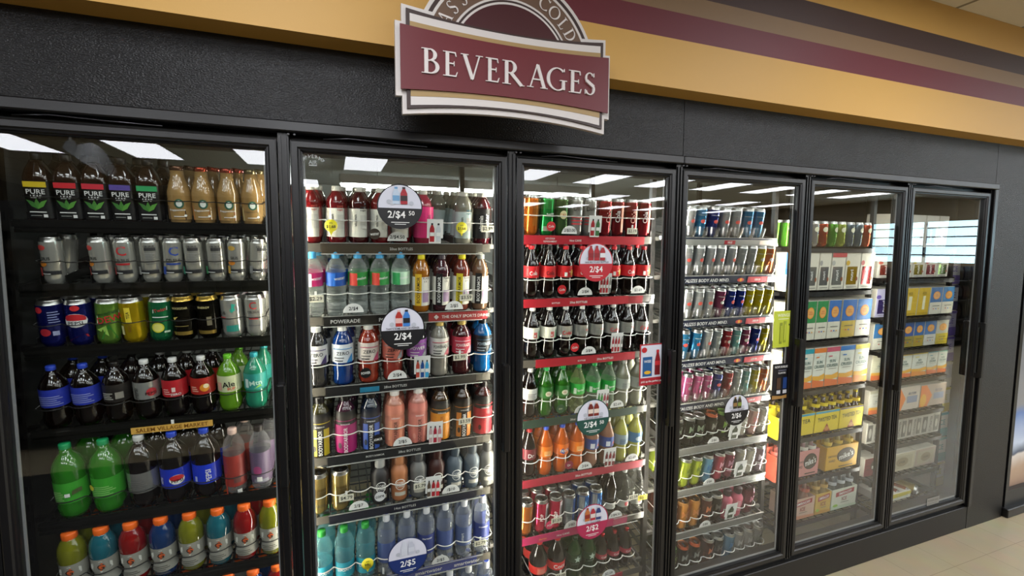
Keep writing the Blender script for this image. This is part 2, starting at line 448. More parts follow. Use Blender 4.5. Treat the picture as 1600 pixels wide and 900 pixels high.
for nm, c, c2 in (('chocolate', '#3c2018', '#6b4a3a'), ('caramel', '#a3602a', '#b0442e'), ('brown', '#8e4a26', '#a54034'), ('vanilla', '#b9b07a', '#8a7d5c')):
    its = [('p', [(-.026, .0), (.022, .0), (.022, .03), (-.030, .045)], 'l' + c), ('d', .006, .052, .013, .015, 'l#1f5c48'), ('d', .006, .052, .008, .010, 'l#dfe6de'),
           ('t', 'Frappuccino', 0, .031, .008, W_ if nm != 'vanilla' else 'l#4a3a1c', .04, .046), ('r', -.01, .010, .018, .012, W_), ('d', .02, .014, .004, .004, W_)]
    bottle('frap_' + nm, 'coffee_bottle', 'coffee bottle', 'frap', .185, .034, 'q#c39c62', 'p#cfc09a', None, 'milky coffee bottle with %s label' % nm, its)
    V['frap_' + nm]['lab'] = 'q#c8a064'; V['frap_' + nm]['cap'] = 'm' + c2
WC = 'm#d8d7cc'
def celsius(nm, acc, mode):
    its = []
    if mode == 'c':
        its = [('t', 'C', .004, .085, .030, 'l' + acc), ('t', 'CELSIUS', .002, .055, .009, K, 0, .04), ('r', -.018, .040, .022, .046, 'l' + acc)]
    elif mode == 'n':
        its = [('t', 'CELSIUS', .006, .1, .006, K, 0, .034), ('r', -.006, .086, .024, .096, 'l#333333')] + fine(-.004, .02, .045, .082, 7, 'l#8a8a86')
    elif mode == 'p':
        its = [('d', -.014, .095, .012, .008, 'l' + acc), ('t', 'SIUS', -.006, .062, .009, K, 0, .03), ('d', -.016, .045, .012, .008, 'l#e08a30')]
    its += [('r', -.026, .012, .026, .024, 'l#2a2a2c'), ('r', -.024, .014, .002, .016, W_), ('r', -.028, .008, -.018, .034, 'l' + acc)]
    can('cel_' + nm, .146, .0275, WC, 'slim white can with %s marks' % nm, its)
for a in (('coral', '#c8413c', 'p'), ('red', '#c22f35', 'c'), ('grey', '#8a8a88', 'n'), ('blue', '#2e4a9c', 'c'), ('teal', '#2f9a7c', 'n'), ('green', '#2d8a52', 'n'), ('gold', '#c9a24a', 'p')): celsius(*a)
cc = lambda k, body, look, items, h=.148, **q: can(k, h, .0335, body, look, items, **q)
cc('pep', 'm#1b2370', 'dark blue cola can with red circles', [('d', -.018, .10, .011, .010, 'l#c02a35'), ('d', -.008, .03, .014, .012, 'l#b22a36')] + fine(.004, .03, .06, .1, 5, 'l#8890b8') + [('r', .01, .02, .024, .034, 'l#9aa0c0')])
cc('pepsi', 'm#1a2272', 'dark blue cola can with round logo', [('d', .002, .064, .031, .022, W_), ('d', .002, .070, .028, .015, 'l#c22a30'), ('r', -.026, .05, .03, .064, W_), ('t', 'PEPSI', .002, .056, .012, K, 0, .05), ('d', .006, .104, .011, .009, 'l#c22a30'), ('p', [(-.02, .0), (.03, .01), (.026, .02), (0, .012)], 'l#b83440')])
cc('dew', 'm#7fb048', 'leafy green can with slanted logo', [('p', [(-.032, .05), (.03, .066), (.032, .092), (-.03, .076)], 'l#e8e8dc'), ('t', 'MOUNTAIN', -.002, .083, .010, 'l#123d1c', .25, .055), ('t', 'DEW', .003, .066, .020, 'l#c3262e', .25), ('p', [(-.02, .0), (0, .05), (.022, .0)], 'l#2f7a2a'), ('p', [(-.03, .03), (-.005, .045), (.0, .01)], 'l#a5d060')])
cc('yel', 'm#d8b81e', 'bright yellow can with small print', [('r', -.004, .05, .012, .1, 'l#e4cc3a'), ('t', 'TEA', .004, .075, .009, 'l#3a3420', pi / 2), ('t', 'FCC', .004, .03, .008, 'l#7a4a20', pi / 2), ('r', -.022, .01, -.012, .04, 'l#d8cf9a')])
cc('gin', 'm#2a8a58', 'green can with lemon slice picture', [('p', [(-.02, .078), (.02, .088), (.02, .1), (-.02, .09)], 'l#d8d8cc'), ('t', 'Twist', 0, .089, .011, 'l#b5343a', .24, .034), ('d', -.008, .03, .017, .017, 'l#d7d23a'), ('d', -.008, .03, .013, .013, 'l#e6e27a'), ('r', .008, .012, .024, .018, 'l#cfe0c8'), ('r', -.02, .064, .02, .067, W_)])
cc('blk', 'm#17150f', 'black can with gold top', [('r', -.03, .0, .03, .012, 'm#b89a4c'), ('t', 'ROCKSTAR', 0, .092, .007, 'l#d8c88a', 0, .045), ('p', [(-.022, .06), (-.006, .064), (-.018, .052)], 'l#d3b960'), ('r', -.02, .03, .02, .032, 'l#8f7e48')], top='m#c8a84e')
cc('blk2', 'm#17150f', 'black can with gold rim and barcode', [('r', -.03, .0, .03, .012, 'm#b89a4c'), ('t', 'ENERGY', 0, .092, .007, 'l#d8c88a', 0, .04), ('r', .006, .03, .02, .06, 'l#77705a')], top='m#c8a84e')
cc('palm', WC, 'white can with teal palm', [('p', [(.004, .08), (.024, .098), (.012, .102), (.022, .078), (.010, .07)], 'l#2f9a86'), ('t', 'US', -.016, .07, .01, K), ('r', -.03, .05, -.01, .056, 'l#c23c3c'), ('r', -.01, .004, .026, .026, 'l#2f8a7c')])
cc('cred', WC, 'white can with red letter', [('t', 'C', 0, .093, .026, 'l#c23b38'), ('t', 'CELSIUS', 0, .07, .008, K, 0, .036), ('r', -.014, .044, .014, .052, 'l#c23b3c'), ('r', -.02, .02, .02, .024, 'l#555555')])
def soda(key, body, cap, lab, look, items=(), h=.202, r=.036, shape='soda', **q): bottle(key, 'soda_bottle', 'soda bottle', shape, h, r, body, cap, lab, look, items, **q)
CO = 'q#120a07'
bl = fine(-.028, .03, .008, .042, 5, 'l#8f97d0')
soda('p_blue', CO, 'p#2b46b8', 'l#2b3aa8', 'dark cola bottle with blue label', bl)
soda('p_blk', CO, 'p#16110e', 'l#26221f', 'dark cola bottle with black label', fine(-.028, .0, .01, .036, 4, 'l#b8b4aa') + [('r', .006, .012, .026, .034, 'l#8a867c')])
soda('p_sil', CO, 'p#d8d8d4', 'm#c9c9c2', 'dark cola bottle with silver label', [('t', 'PEPSI', -.02, .022, .012, K, pi / 2), ('d', .022, .024, .014, .014, 'l#b83038'), ('t', 'PEPSI', .02, .02, .010, K, 0, .03)])
soda('p_red', CO, 'p#dcdcd8', 'l#b3222a', 'dark cola bottle with red label', [('r', .0, .018, .010, .034, 'l#e0c8c0')] + fine(-.024, -.004, .01, .034, 3, 'l#e6b0a8') + [('t', 'ZERO', .01, .01, .008, W_, 0, .03)])
soda('p_red2', CO, 'p#dcdcd8', 'l#a8281f', 'cola bottle with orange drink picture', [('d', .012, .024, .014, .014, 'l#d88a2a'), ('d', .016, .03, .008, .008, 'l#e8d8b0')] + fine(-.026, -.006, .012, .034, 3, 'l#e6b8a0'))
soda('p_ale', 'q#6fa823', 'p#6cc02f', 'l#c9cfa4', 'bright green soda bottle with pale label', [('t', 'Ale', .004, .028, .020, K, .1), ('t', '8UP', .012, .012, .010, 'l#c8322c'), ('r', -.03, .008, -.016, .036, 'l#d0a090')])
soda('p_teal', 'q#2f9a78', 'p#2f9aa2', 'l#2f8f86', 'teal green soda bottle with teal cap', [('r', -.028, .008, -.016, .04, 'l#c8dcd8'), ('t', 'Mtn', .006, .026, .018, 'l#bfe0d0', .1), ('p', [(.0, .004), (.024, .012), (.02, .02)], 'l#8fd060')])
B5 = dict(h=.25, r=.043, labz=(.24, .53))
soda('l_grn', 'q#2f8a1c', 'p#1f9a5c', 'l#3fa030', 'large green soda bottle with green label', fine(-.03, .0, .006, .05, 6, 'l#9fd080') + [('r', .0, .026, .012, .038, W_), ('p', [(.016, .03), (.04, .036), (.04, .05), (.018, .046)], 'l#4a5a30')], **B5)
soda('l_grn2', 'q#2f8a1c', 'p#1f9a5c', 'l#3a9a2c', 'large green soda bottle with lined label', fine(-.034, .03, .006, .05, 6, 'l#8cc870') + [('d', -.034, .04, .010, .010, 'l#d8c83a')], **B5)
soda('l_sil', CO, 'p#d0d0cc', 'm#aaa9a4', 'large dark cola bottle with grey label', fine(-.03, .02, .008, .05, 6, 'l#6a6864'), **B5)
soda('l_pep', CO, 'p#2748c0', 'l#1f35b4', 'large dark cola bottle with round logo', [('d', .014, .032, .022, .018, W_), ('d', .014, .038, .020, .011, 'l#c22a30'), ('t', 'PEPSI', .014, .027, .011, K, 0, .04), ('t', 'PEPSI', -.03, .03, .008, W_, pi / 2)], **B5)
soda('l_psi', CO, 'p#2748c0', 'l#1c38c4', 'large dark cola bottle with vertical lettering', [('t', 'PEPSI', .012, .030, .016, W_, pi / 2, .056), ('r', -.03, .01, -.022, .03, 'l#aab4e8')], **B5)
soda('l_pink', 'c#c8c0bc', 'p#d9b8aa', 'l#9a3830', 'slim clear bottle with red upper label', [('r', -.03, -.04, -.024, .05, 'l#c84838'), ('r', .008, -.03, .022, -.012, W_), ('r', .0, .016, .02, .04, 'l#6a4440')], h=.24, r=.034, shape='vit')
soda('l_smoke', 'c#b8b8bc', 'p#1a1618', 'l#6a5a74', 'slim smoky bottle with purple picture label', [('d', -.008, .05, .014, .018, 'l#a84a78'), ('r', -.02, .004, .026, .016, 'l#8a8a94'), ('r', -.01, .008, .006, .026, W_)], h=.24, r=.034, shape='vit')
def gat(nm, c, look):
    its = [('p', [(-.030, .088), (0, .100), (.030, .088), (.030, .070), (0, .058), (-.030, .070)], 'l#d0d0c6'), ('p', [(0, .064), (.012, .078), (.004, .094), (-.010, .080)], 'l#d8602c'), ('t', 'G', 0, .079, .020, 'l#32302c')] + fine(-.026, .020, .006, .044, 5, 'l#5a5850')
    bottle('g_' + nm, 'sports_drink_bottle', 'sports drink bottle', 'gat', .215, .0375, 'q' + c, 'p#f06a1f', 'l#9d9c92', look, its)
gat('yel', '#8a8c1c', 'yellow green sports drink with orange cap'); gat('teal', '#1f7080', 'teal sports drink with orange cap'); gat('red', '#9a1414', 'red sports drink with orange cap')
gat('blue', '#123a70', 'dark blue sports drink with orange cap'); gat('clear', '#a8aaa2', 'milky sports drink with orange cap')

# ---- second door
def vit(nm, c, look, lab='l#e4e2d4', acc='#b84a3c', cap='p#e0ddd0', extra=()):
    its = [('t', 'vitamin', -.015, .06, .010, 'l#3a3a38', pi / 2, .09), ('t', 'zero', .012, .108, .008, 'l' + acc, 0, .022), ('t', 'sugar', .012, .096, .007, 'l' + acc, 0, .022), ('r', .002, .03, .024, .08, 'l#cfcdc2'), ('r', .026, .0, .05, .118, 'q' + c)] + list(extra)
    bottle('v_' + nm, 'flavoured_water_bottle', 'water bottle', 'vit', .205, .036, 'q' + c, cap, lab, look, its)
vit('red', '#8a1a20', 'red flavoured water with cream label'); vit('red2', '#7a1820', 'dark red flavoured water with white label'); vit('dark', '#4c1418', 'maroon flavoured water with plain white label', acc='#333333')
vit('pink', '#c43a55', 'pink flavoured water with magenta label', 'l#e8337c', '#e8337c', extra=[('r', -.05, 0, .05, .118, 'l#e6327c'), ('t', 'vitamin', .016, .06, .013, 'l#3a1020', pi / 2, .1)])
vit('clr', '#a9a694', 'cloudy flavoured water with pale blue label', 'l#cfe0dc', '#3a7a90')
vit('blk', '#5a1824', 'dark red flavoured water with black label', 'l#131214', '#131214', extra=[('r', -.05, 0, .05, .118, 'l#131214'), ('t', 'vitamin', -.012, .06, .014, W_, pi / 2, .11), ('t', 'water', .01, .07, .014, W_, pi / 2, .07)])
def wat(nm, c1, c2, look, txt='water'):
    its = [('r', -.034, .0, -.004, .046, 'l' + c1), ('t', txt, .012, .028, .010, W_, .1, .04), ('r', .004, .006, .02, .014, 'l' + c2)]
    bottle('w_' + nm, 'water_bottle', 'water bottle', 'water', .235, .0355, 'c#d6dcd8', 'p#4fa9dc', 'l' + c2, look, its)
wat('pink', '#e8e0d8', '#c62a6c', 'clear bottle with pink label, blue cap'); wat('blue', '#2a6cc8', '#2458b0', 'clear bottle with blue label, blue cap')
wat('grn', '#d04438', '#2d8a3c', 'clear bottle with red and green label', 'melon'); wat('grn2', '#d4483a', '#3a9448', 'clear bottle with orange and green label', 'melon'); wat('mint', '#37a05a', '#bfe0c4', 'clear bottle with mint green label', 'melon')
def flash(nm, c, lab, cap, look):
    its = [('r', -.03, 0, -.004, .125, 'l' + lab), ('t', 'BODYARMOR', -.016, .062, .012, K if lab != '#111111' else W_, pi / 2, .105), ('t', 'FLASH', .014, .108, .008, K, 0, .026), ('t', 'I.V.', .012, .096, .008, K, 0, .014), ('r', .0, .014, .024, .06, 'l#a58aa8')]
    bottle('f_' + nm, 'sports_drink_bottle', 'sports drink bottle', 'vit', .225, .034, 'q' + c, cap, 'l#e2dfd2', look, its)
flash('org', '#b8701c', '#d8b02c', 'p#e6d62a', 'amber sports drink with yellow cap'); flash('plum', '#4c2830', '#111111', 'p#4a4046', 'plum sports drink with grey cap'); flash('yel', '#8a4030', '#dcc832', 'p#e6d62a', 'rusty sports drink with yellow cap'); flash('gry', '#8a6a50', '#111111', 'p#a8a8a0', 'tan sports drink with silver cap')
def powr(nm, c, lab, cap, look, txt, tc='l#1c1c20', acc='#8a8a92'):
    its = [('t', txt, 0, .036, .013, tc, .03, .058), ('r', -.03, .006, .0, .010, tc), ('p', [(.012, .0), (.036, .0), (.036, .034), (.024, .02)], 'l' + acc), ('r', -.03, .018, .004, .021, tc), ('r', -.034, .052, .034, .055, 'l' + acc)]
    bottle('o_' + nm, 'sports_drink_bottle', 'sports drink bottle', 'pow', .224, .0385, 'q' + c, cap, 'l' + lab, look, its)
powr('wht', '#3a3836', '#dcdad8', 'p#e4e2da', 'smoky sports drink with white zero label', 'ZERO', acc='#4a3a6a'); powr('blu', '#12408a', '#dde2e6', 'p#e4e2da', 'blue sports drink with white zero label', 'ZERO', acc='#3a8ac8')
powr('org', '#a83a24', '#dcd2c8', 'p#e4e2da', 'orange sports drink with white zero label', 'ZERO', acc='#b8486a'); powr('red', '#b04438', '#d07060', 'p#e4e2da', 'coral sports drink behind round sticker', 'ZERO')
powr('pur', '#2c2a30', '#a058b0', 'p#c8b070', 'dark sports drink with purple label', 'POWER', W_); powr('gry', '#9a958a', '#d8d6cc', 'p#c9aa5c', 'cloudy sports drink with gold cap', 'POWERADE', acc='#c85a6a')
powr('brd', '#4a1418', '#b83448', 'p#c9aa5c', 'dark red sports drink with gold cap', 'POWERADE', W_, '#d8b0b8'); powr('bl2', '#1460a0', '#1b1c1e', 'p#16181a', 'bright blue sports drink with black cap', 'POWERADE', 'l#a8b8c4', '#30506a')
def armor(nm, c, lab, look, cap='p#14100f', top='#2a2826', tc=W_, txt='BODYARMOR', full=False):
    its = ([('r', -.11, .0, .11, .112, 'l' + lab)] if full else []) + [('r', -.032, .0, -.012, .105, 'l' + lab), ('r', .012, .0, .034, .105, 'l' + lab), ('t', txt, 0, .052, .013, tc, pi / 2, .1), ('d', -.02, .03, .006, .012, 'l' + c), ('r', -.04, .128, .04, .1305, 'l' + lab), ('t', 'SUPERDRINK', .0, .116, .005, W_, 0, .03)]
    bottle('a_' + nm, 'sports_drink_bottle', 'sports drink bottle', 'armor', .227, .0375, 'q' + c, cap, 'l' + top, look, its)
armor('yel', '#4a4526', '#c9b52a', 'yellow and black sports drink, black cap'); armor('mag', '#4a2438', '#a81c68', 'magenta sports drink, black cap', full=True); armor('blu', '#16243a', '#3a5cb0', 'navy and blue sports drink, black cap', top='#161c2a')
armor('pch', '#d08a70', '#d88a6a', 'peach sports drink with white cap', 'p#e0d8d0', '#d0806a', 'l#3a2420'); armor('pc2', '#d89080', '#cf7a6a', 'light peach sports drink with white cap', 'p#e0d8d0', '#cf7c70', 'l#3a2420')
armor('org', '#4a3418', '#d88a18', 'orange sports drink, black cap', tc='l#b05a10', full=True); armor('or2', '#3a2410', '#c87820', 'black and orange sports drink, black cap', top='#1c1410'); armor('red', '#4a2420', '#b8242f', 'strawberry red sports drink, black cap', tc='l#8a1820', full=True)
can('gold', .165, .033, 'm#b29a5c', 'tall gold can with dark lettering', [('t', 'NOS', 0, .02, .012, K), ('r', -.02, .05, .02, .09, 'm#8a7440')] + fine(-.01, .02, .055, .085, 4, 'l#4a3c20'), name='drink_can', lid='a#8a7c5c')
def core(nm, c, look, cap):
    its = [('d', .0, .062, .020, .024, W_), ('d', .0, .062, .0175, .021, 'l' + c), ('t', 'CORE', 0, .068, .011, W_, 0, .028), ('t', 'POWER', 0, .055, .010, W_, 0, .028), ('r', -.02, .014, .02, .03, 'l#b9b5a8')]
    bottle('c_' + nm, 'protein_shake_bottle', 'shake bottle', 'core', .188, .0325, 'p' + c, cap, 'l' + c, look, its, top='p#d8d4c8')
core('bk', '#2c2a2a', 'black protein shake with silver cap', 'p#a8a8a4'); core('cr', '#b07048', 'caramel protein shake with copper cap', 'p#b87a50'); core('gy', '#6a6a68', 'grey protein shake with grey cap', 'p#4c4c4c')
core('br', '#3a1812', 'dark brown protein shake with brown cap', 'p#3a1a14'); core('sl', '#55606a', 'slate protein shake with slate cap', 'p#48525a')
bottle('das', 'water_bottle', 'water bottle', 'das', .232, .036, 'c#9fd2d4', 'p#2f9a3a', 'l#2f9cb0', 'teal water bottle with green cap', [('t', 'DASANI', 0, .036, .014, W_, 0, .052), ('p', [(-.03, .0), (.0, .022), (.03, .0)], 'l#bfe2e6')])
def smart(nm, lab, look, its=()): bottle('s_' + nm, 'water_bottle', 'water bottle', 'smart', .254, .034, 'c#c8ced8', 'p#dcdce0', lab, look, its, span=.55, labz=(.22, .56), top='p#3a50b0')
smart('a', 'l#4a5a8e', 'clear water bottle with slate blue label', [('r', -.02, -.05, -.012, -.02, W_)]); smart('b', 'l#58668e', 'clear water bottle with pale blue label', [('t', 'smart', -.012, .04, .010, W_, pi / 2)])
smart('c', 'l#34407e', 'clear water bottle with navy lower label', [('t', 'smartwater', 0, .07, .007, W_, 0, .04)])

# ---- third door
ck = dict(shape='coke', h=.225, r=.0355)
cl = [('t', 'Cola', .0, .02, .018, W_, .08, .034)]
soda('k_col', CO, 'p#c8202a', 'l#d2222a', 'cola bottle with red script label', cl, **ck)
soda('k_col2', CO, 'p#c8202a', 'l#d2282c', 'cola bottle with red label and white box', [('r', -.014, .004, -.002, .022, W_), ('d', .02, .02, .008, .014, 'l#d8a03a'), ('r', .004, .022, .014, .026, 'l#e8b0a0')], **ck)
soda('k_zro', CO, 'p#141010', 'l#cf2a2e', 'cola bottle with black cap', [('t', 'Cola', -.004, .02, .017, K, .08, .034)], **ck)
soda('k_dt1', CO, 'p#dcdad2', 'm#cfcfc8', 'diet cola bottle with red letters', [('t', 'Coke', .0, .02, .018, 'l#b8242a', 0, .046)], **ck)
soda('k_dt2', CO, 'p#dcdad2', 'm#c6c8c2', 'diet cola bottle with silver label', [('t', 'diet', .014, .028, .008, 'l#b8242a')] + fine(-.02, .01, .004, .032, 5, 'l#7f837e'), **ck)
soda('k_dt3', CO, 'p#dcdad2', 'l#dcdccc', 'diet cola bottle with cream label', [('r', -.004, .006, .012, .03, 'l#c8605a'), ('r', .02, .0, .026, .036, 'l#4a9a6a'), ('r', -.002, .012, .004, .018, W_)], **ck)
soda('k_wht', CO, 'p#dcdad2', 'l#d4d4cc', 'dark soda bottle with white label', fine(-.02, .02, .004, .032, 4, 'l#6a6a66'), **ck)
gl = lambda t: [('t', t, .0, .02, .012, W_, .1, .04), ('r', -.03, .004, -.018, .03, 'l#d8e8d0')]
soda('k_can', 'q#2f6a1c', 'p#2aa04a', 'l#2a6a28', 'green soda bottle with dark green label', [('d', .0, .02, .014, .012, 'l#dcd8b8'), ('t', 'Dry', 0, .02, .009, 'l#b03030')], **ck)
soda('k_spr', 'c#cfe0c4', 'p#2aa04a', 'l#2b9a40', 'clear soda bottle with green label', gl('Sprite'), **ck)
soda('k_lim', 'c#d8e0a8', 'p#2aa04a', 'l#3fb048', 'clear lime soda bottle with green label', gl('Sprite'), **ck)
soda('k_fre', 'q#a8a890', 'p#d8d8cc', 'l#b4b8ae', 'cloudy soda bottle with grey label', fine(-.02, .024, .004, .032, 5, 'l#6f7a78'), **ck)
soda('k_dr', 'q#16080a', 'p#a81c24', 'l#6c1826', 'dark soda bottle with maroon label', [('t', 'Dr', .0, .02, .018, W_)], **ck)
soda('k_fan', 'q#e0650a', 'p#2b50c0', 'l#e8791a', 'orange soda bottle with blue cap', [('r', -.016, .006, .016, .03, 'l#f0a860'), ('r', -.01, .01, .01, .012, W_)], **ck)
soda('k_fan2', 'q#e0650a', 'p#2b50c0', 'l#e8701a', 'orange soda bottle with bold logo', [('p', [(-.022, .012), (-.004, .004), (.024, .014), (.02, .028), (-.01, .032)], 'l#1c3c90'), ('t', 'FANTA', .0, .02, .013, W_, .05, .04)], **ck)
soda('k_pch', 'q#a87860', 'p#e8e0d0', 'l#28468e', 'pinkish drink bottle with blue label', [('r', -.02, .006, .0, .03, 'l#d8dce4'), ('p', [(.0, .0), (.03, .012), (.02, .03)], 'l#b04a4a')], **ck)
soda('k_lem', 'q#c0be5c', 'p#d8d8a8', 'l#8fa0a4', 'yellow lemonade bottle with blue grey label', fine(-.02, .024, .004, .032, 5, 'l#3f5f8c'), **ck)
soda('k_lem2', 'q#c0be5c', 'p#d8d8a8', 'l#4a78a0', 'yellow lemonade bottle with blue label', [('d', 0, .02, .016, .011, 'l#c8d8e0')], **ck)
def bigcan(nm, body, look, its, h=.168): can('x_' + nm, h, .0325, body, look, its)
bigcan('org', 'm#d87020', 'tall orange can', [('r', -.01, .02, .01, .1, 'm#e08a3a')]); bigcan('grn', 'm#22a048', 'tall bright green can', [('r', -.03, .0, .03, .02, 'm#d8d8c8'), ('t', 'Sprite', 0, .07, .014, W_, .2, .04)])
bigcan('dgn', 'm#4a6a3a', 'tall dark green can', [('d', 0, .07, .016, .018, 'l#d8d0a0'), ('t', 'DRY', 0, .07, .01, 'l#a83030')]); bigcan('str', 'm#c4c4bc', 'tall white can with red stripes', [('r', -.03, .03, .03, .036, 'l#c03038'), ('r', -.03, .044, .03, .05, 'l#c03038'), ('r', -.03, .058, .03, .064, 'l#c03038'), ('t', 'Diet', 0, .1, .018, K, .1)])
bigcan('rd1', 'm#a01c26', 'tall red can with white script', [('t', 'Cola', .004, .07, .022, 'l#e8b8a8', pi / 2 - .1), ('r', .018, 0, .026, .12, 'l#e0d8c0')]); bigcan('rd2', 'm#8a1820', 'tall dark red can', [('r', .01, 0, .024, .12, 'l#e0a080'), ('t', 'Cola', -.006, .07, .02, W_, pi / 2)])
bigcan('ctr', 'm#c41c48', 'crimson can with white barcode side', [('r', .006, .01, .028, .12, 'l#e8d8d8')] + [('r', .010 + i * .004, .05, .012 + i * .004, .1, K) for i in range(4)] + [('t', 'POP', -.012, .06, .014, W_, pi / 2)], .157)
bigcan('blu', 'm#2a6ab8', 'blue and silver can', [('r', -.03, 0, -.004, .12, 'm#c0c8cc'), ('p', [(-.004, .02), (.02, .06), (.0, .1)], 'l#8ac0e0')], .157); bigcan('sil', 'm#9aa4a8', 'silver can with blue side', [('r', .01, 0, .03, .12, 'm#2a5aa8')] + fine(-.02, .004, .03, .1, 8, 'l#5a6468'), .157)
bigcan('tan', 'm#c06a28', 'copper orange can', [('r', .0, 0, .01, .12, 'm#e0a060')], .157)
gk = dict(shape='coke', h=.224, r=.0315)
soda('z_wht', 'c#8a8a84', 'p#e2e0d6', 'l#b8b8ae', 'clear glass bottle with white cap', [('d', .004, .018, .010, .012, 'l#b8343a')], labz=(.18, .34), **gk); soda('z_drk', CO, 'p#e2e0d6', 'l#b8b8ae', 'dark bottle with white cap', labz=(.2, .34), **gk)
gb = dict(shape='coke', h=.245, r=.0415)
soda('y_col', CO, 'p#c41f2a', 'l#e03a34', 'large cola bottle with red label', [('r', -.02, .004, .02, .034, 'l#e8705c')] + fine(-.016, .016, .008, .032, 4, 'l#e8a090'), labz=(.40, .56), **gb); soda('y_col2', CO, 'p#c41f2a', 'l#d82a2c', 'large cola bottle with white script', [('t', 'Coca', 0, .02, .02, W_, .08, .055)], labz=(.40, .56), **gb)
soda('y_grn', 'q#0f3a10', 'p#16301a', 'l#1c3a20', 'dark green bottle with star', [('p', [(0, .034), (.005, .022), (.016, .02), (.007, .012), (.01, .0), (0, .007), (-.01, .0), (-.007, .012), (-.016, .02), (-.005, .022)], 'l#b8c8b8')], labz=(.5, .66), shape='coke', h=.225, r=.036)
soda('y_gls', CO, 'm#b02028', 'l#a83040', 'slim glass cola bottle', [('t', 'Cola', 0, .012, .010, W_, 0, .03)], labz=(.42, .54), shape='coke', h=.205, r=.0305)

# ---- fourth door: slim energy cans, then taller cans
def rb(nm, c, look, c2=None):
    its = [('p', [(-.02, .0), (.006, .0), (.02, .05), (-.012, .05)], 'm' + (c2 or '#b8bcc0')), ('d', .0, .06, .012, .009, 'l#b8443a' if nm in ('blu', 'nvy', 'sil') else 'm#c8ccc8'), ('r', -.026, .088, .026, .091, 'm#d0d0cc')]
    can('r_' + nm, .15, .0275, 'm' + c, look, its, name='energy_drink_can')
rb('sil', '#b9bcbc', 'slim silver energy can'); rb('blu', '#3a86b4', 'slim blue energy can'); rb('nvy', '#23337e', 'slim navy energy can', '#8a90b0'); rb('yel', '#b8a81c', 'slim yellow energy can', '#c8c020')
rb('org', '#c8602a', 'slim orange energy can', '#d07a40'); rb('red', '#8e2c34', 'slim red energy can', '#a8484c'); rb('tel', '#6fa09c', 'slim pale teal energy can'); rb('plm', '#84405c', 'slim plum energy can', '#a06a80'); rb('pnk', '#c25a8a', 'slim pink energy can', '#d04a90'); rb('gry', '#98a0a0', 'slim grey energy can', '#788084')
def mon(nm, c, look, c2='#8a8a80', lid='a#b4b4b0', top=None):
    its = [('t', 'M', 0, .075, .034, 'l' + c2), ('r', -.02, .03, .02, .038, 'l' + c2)] + fine(.016, .03, .05, .1, 5, 'l' + c2)
    can('m_' + nm, .157, .0325, 'm' + c, look, its, name='energy_drink_can', lid=lid, top=top)
mon('blk', '#1c1e1a', 'black energy can', '#6a7a60'); mon('grn', '#14180f', 'black energy can with green rim', '#7aa03a', 'a#6f9a4a', 'm#5f8a3a'); mon('org', '#20201c', 'black energy can with orange rim', '#8a8a80', 'a#c87848', 'm#c8603a')
mon('wht', '#c8c4ba', 'pale energy can', '#9a9890'); mon('pkw', '#d0a8a4', 'pale pink energy can', '#b06a6a'); mon('lim', '#b8c83c', 'lime yellow energy can', '#6a7a20'); mon('sky', '#6ea4c4', 'light blue energy can', '#3a6a90')
mon('rse', '#b0485c', 'rose red energy can', '#d8a0a8'); mon('mau', '#7c3048', 'mulberry energy can', '#b08090'); mon('mil', '#aaa89c', 'milky grey energy can', '#77766c'); mon('lil', '#8a7482', 'greyish lilac energy can', '#b8a8b0')
mon('tan', '#cf8a3c', 'tan orange energy can', '#a0602a', 'a#c89050', 'm#c88a48'); mon('brn', '#5a2c20', 'brown energy can', '#b8683c'); mon('drk', '#2a2420', 'dark energy can', '#5a524a'); mon('mrn', '#6a1c30', 'dark red energy can', '#a86a78', 'a#4a2430', 'm#3a1622')
bottle('m_cap', 'energy_drink_bottle', 'energy drink', 'core', .165, .0325, 'p#c05a6c', 'p#30121c', 'l#b85468', 'rose energy bottle with dark dome cap', [('r', -.02, .03, .0, .09, 'l#d89aa4')])

# ------------------------------------------------------------------ the room
mb = MB(); mb.box((-5, -12.2, -.1), (14.2, 3.2, 0), FLOORM); struct('floor', mb)
mb = MB(); mb.box((-5, -12.2, 3.045), (14.2, 0.0, 3.12), CEILM); struct('ceiling', mb)
mb = MB(); mb.box((-5, -.1, 2.43), (14.0, .06, 3.044), SOFFIT); struct('wall_front', mb)
PAINT = M('b#8c7f66')
mb = MB(); mb.box((-5.1, -12.2, 0), (-5, 0, 3.044), PAINT); struct('wall_left', mb)
mb = MB(); mb.box((-5, -12.2, 0), (14, -12.1, 3.044), PAINT); struct('wall_back', mb)
mb = MB()
for a, b_ in (((14, -12.1, 0), (14.1, -6.6, 3.044)), ((14, -3.0, 0), (14.1, 0, 3.044)), ((14, -6.6, 0), (14.1, -3.0, 1.5)), ((14, -6.6, 2.45), (14.1, -3.0, 3.044))): mb.box(a, b_, PAINT)
struct('wall_right', mb)
DAYM = emit('daylight', (0.55, 0.86, 1.0, 1), DAY)
mb = MB(); mb.box((14.06, -6.6, 1.5), (14.09, -3.0, 2.45), DAYM)
for y in (-6.6, -5.4, -4.2, -3.04): mb.box((13.98, y, 1.5), (14.04, y + .04, 2.45), BLACK)
for i in range(4): mb.box((14.0, -6.6, 1.66 + i * .21), (14.03, -3.0, 1.69 + i * .21), M('b#7f8f92'))
struct('window_1', mb)
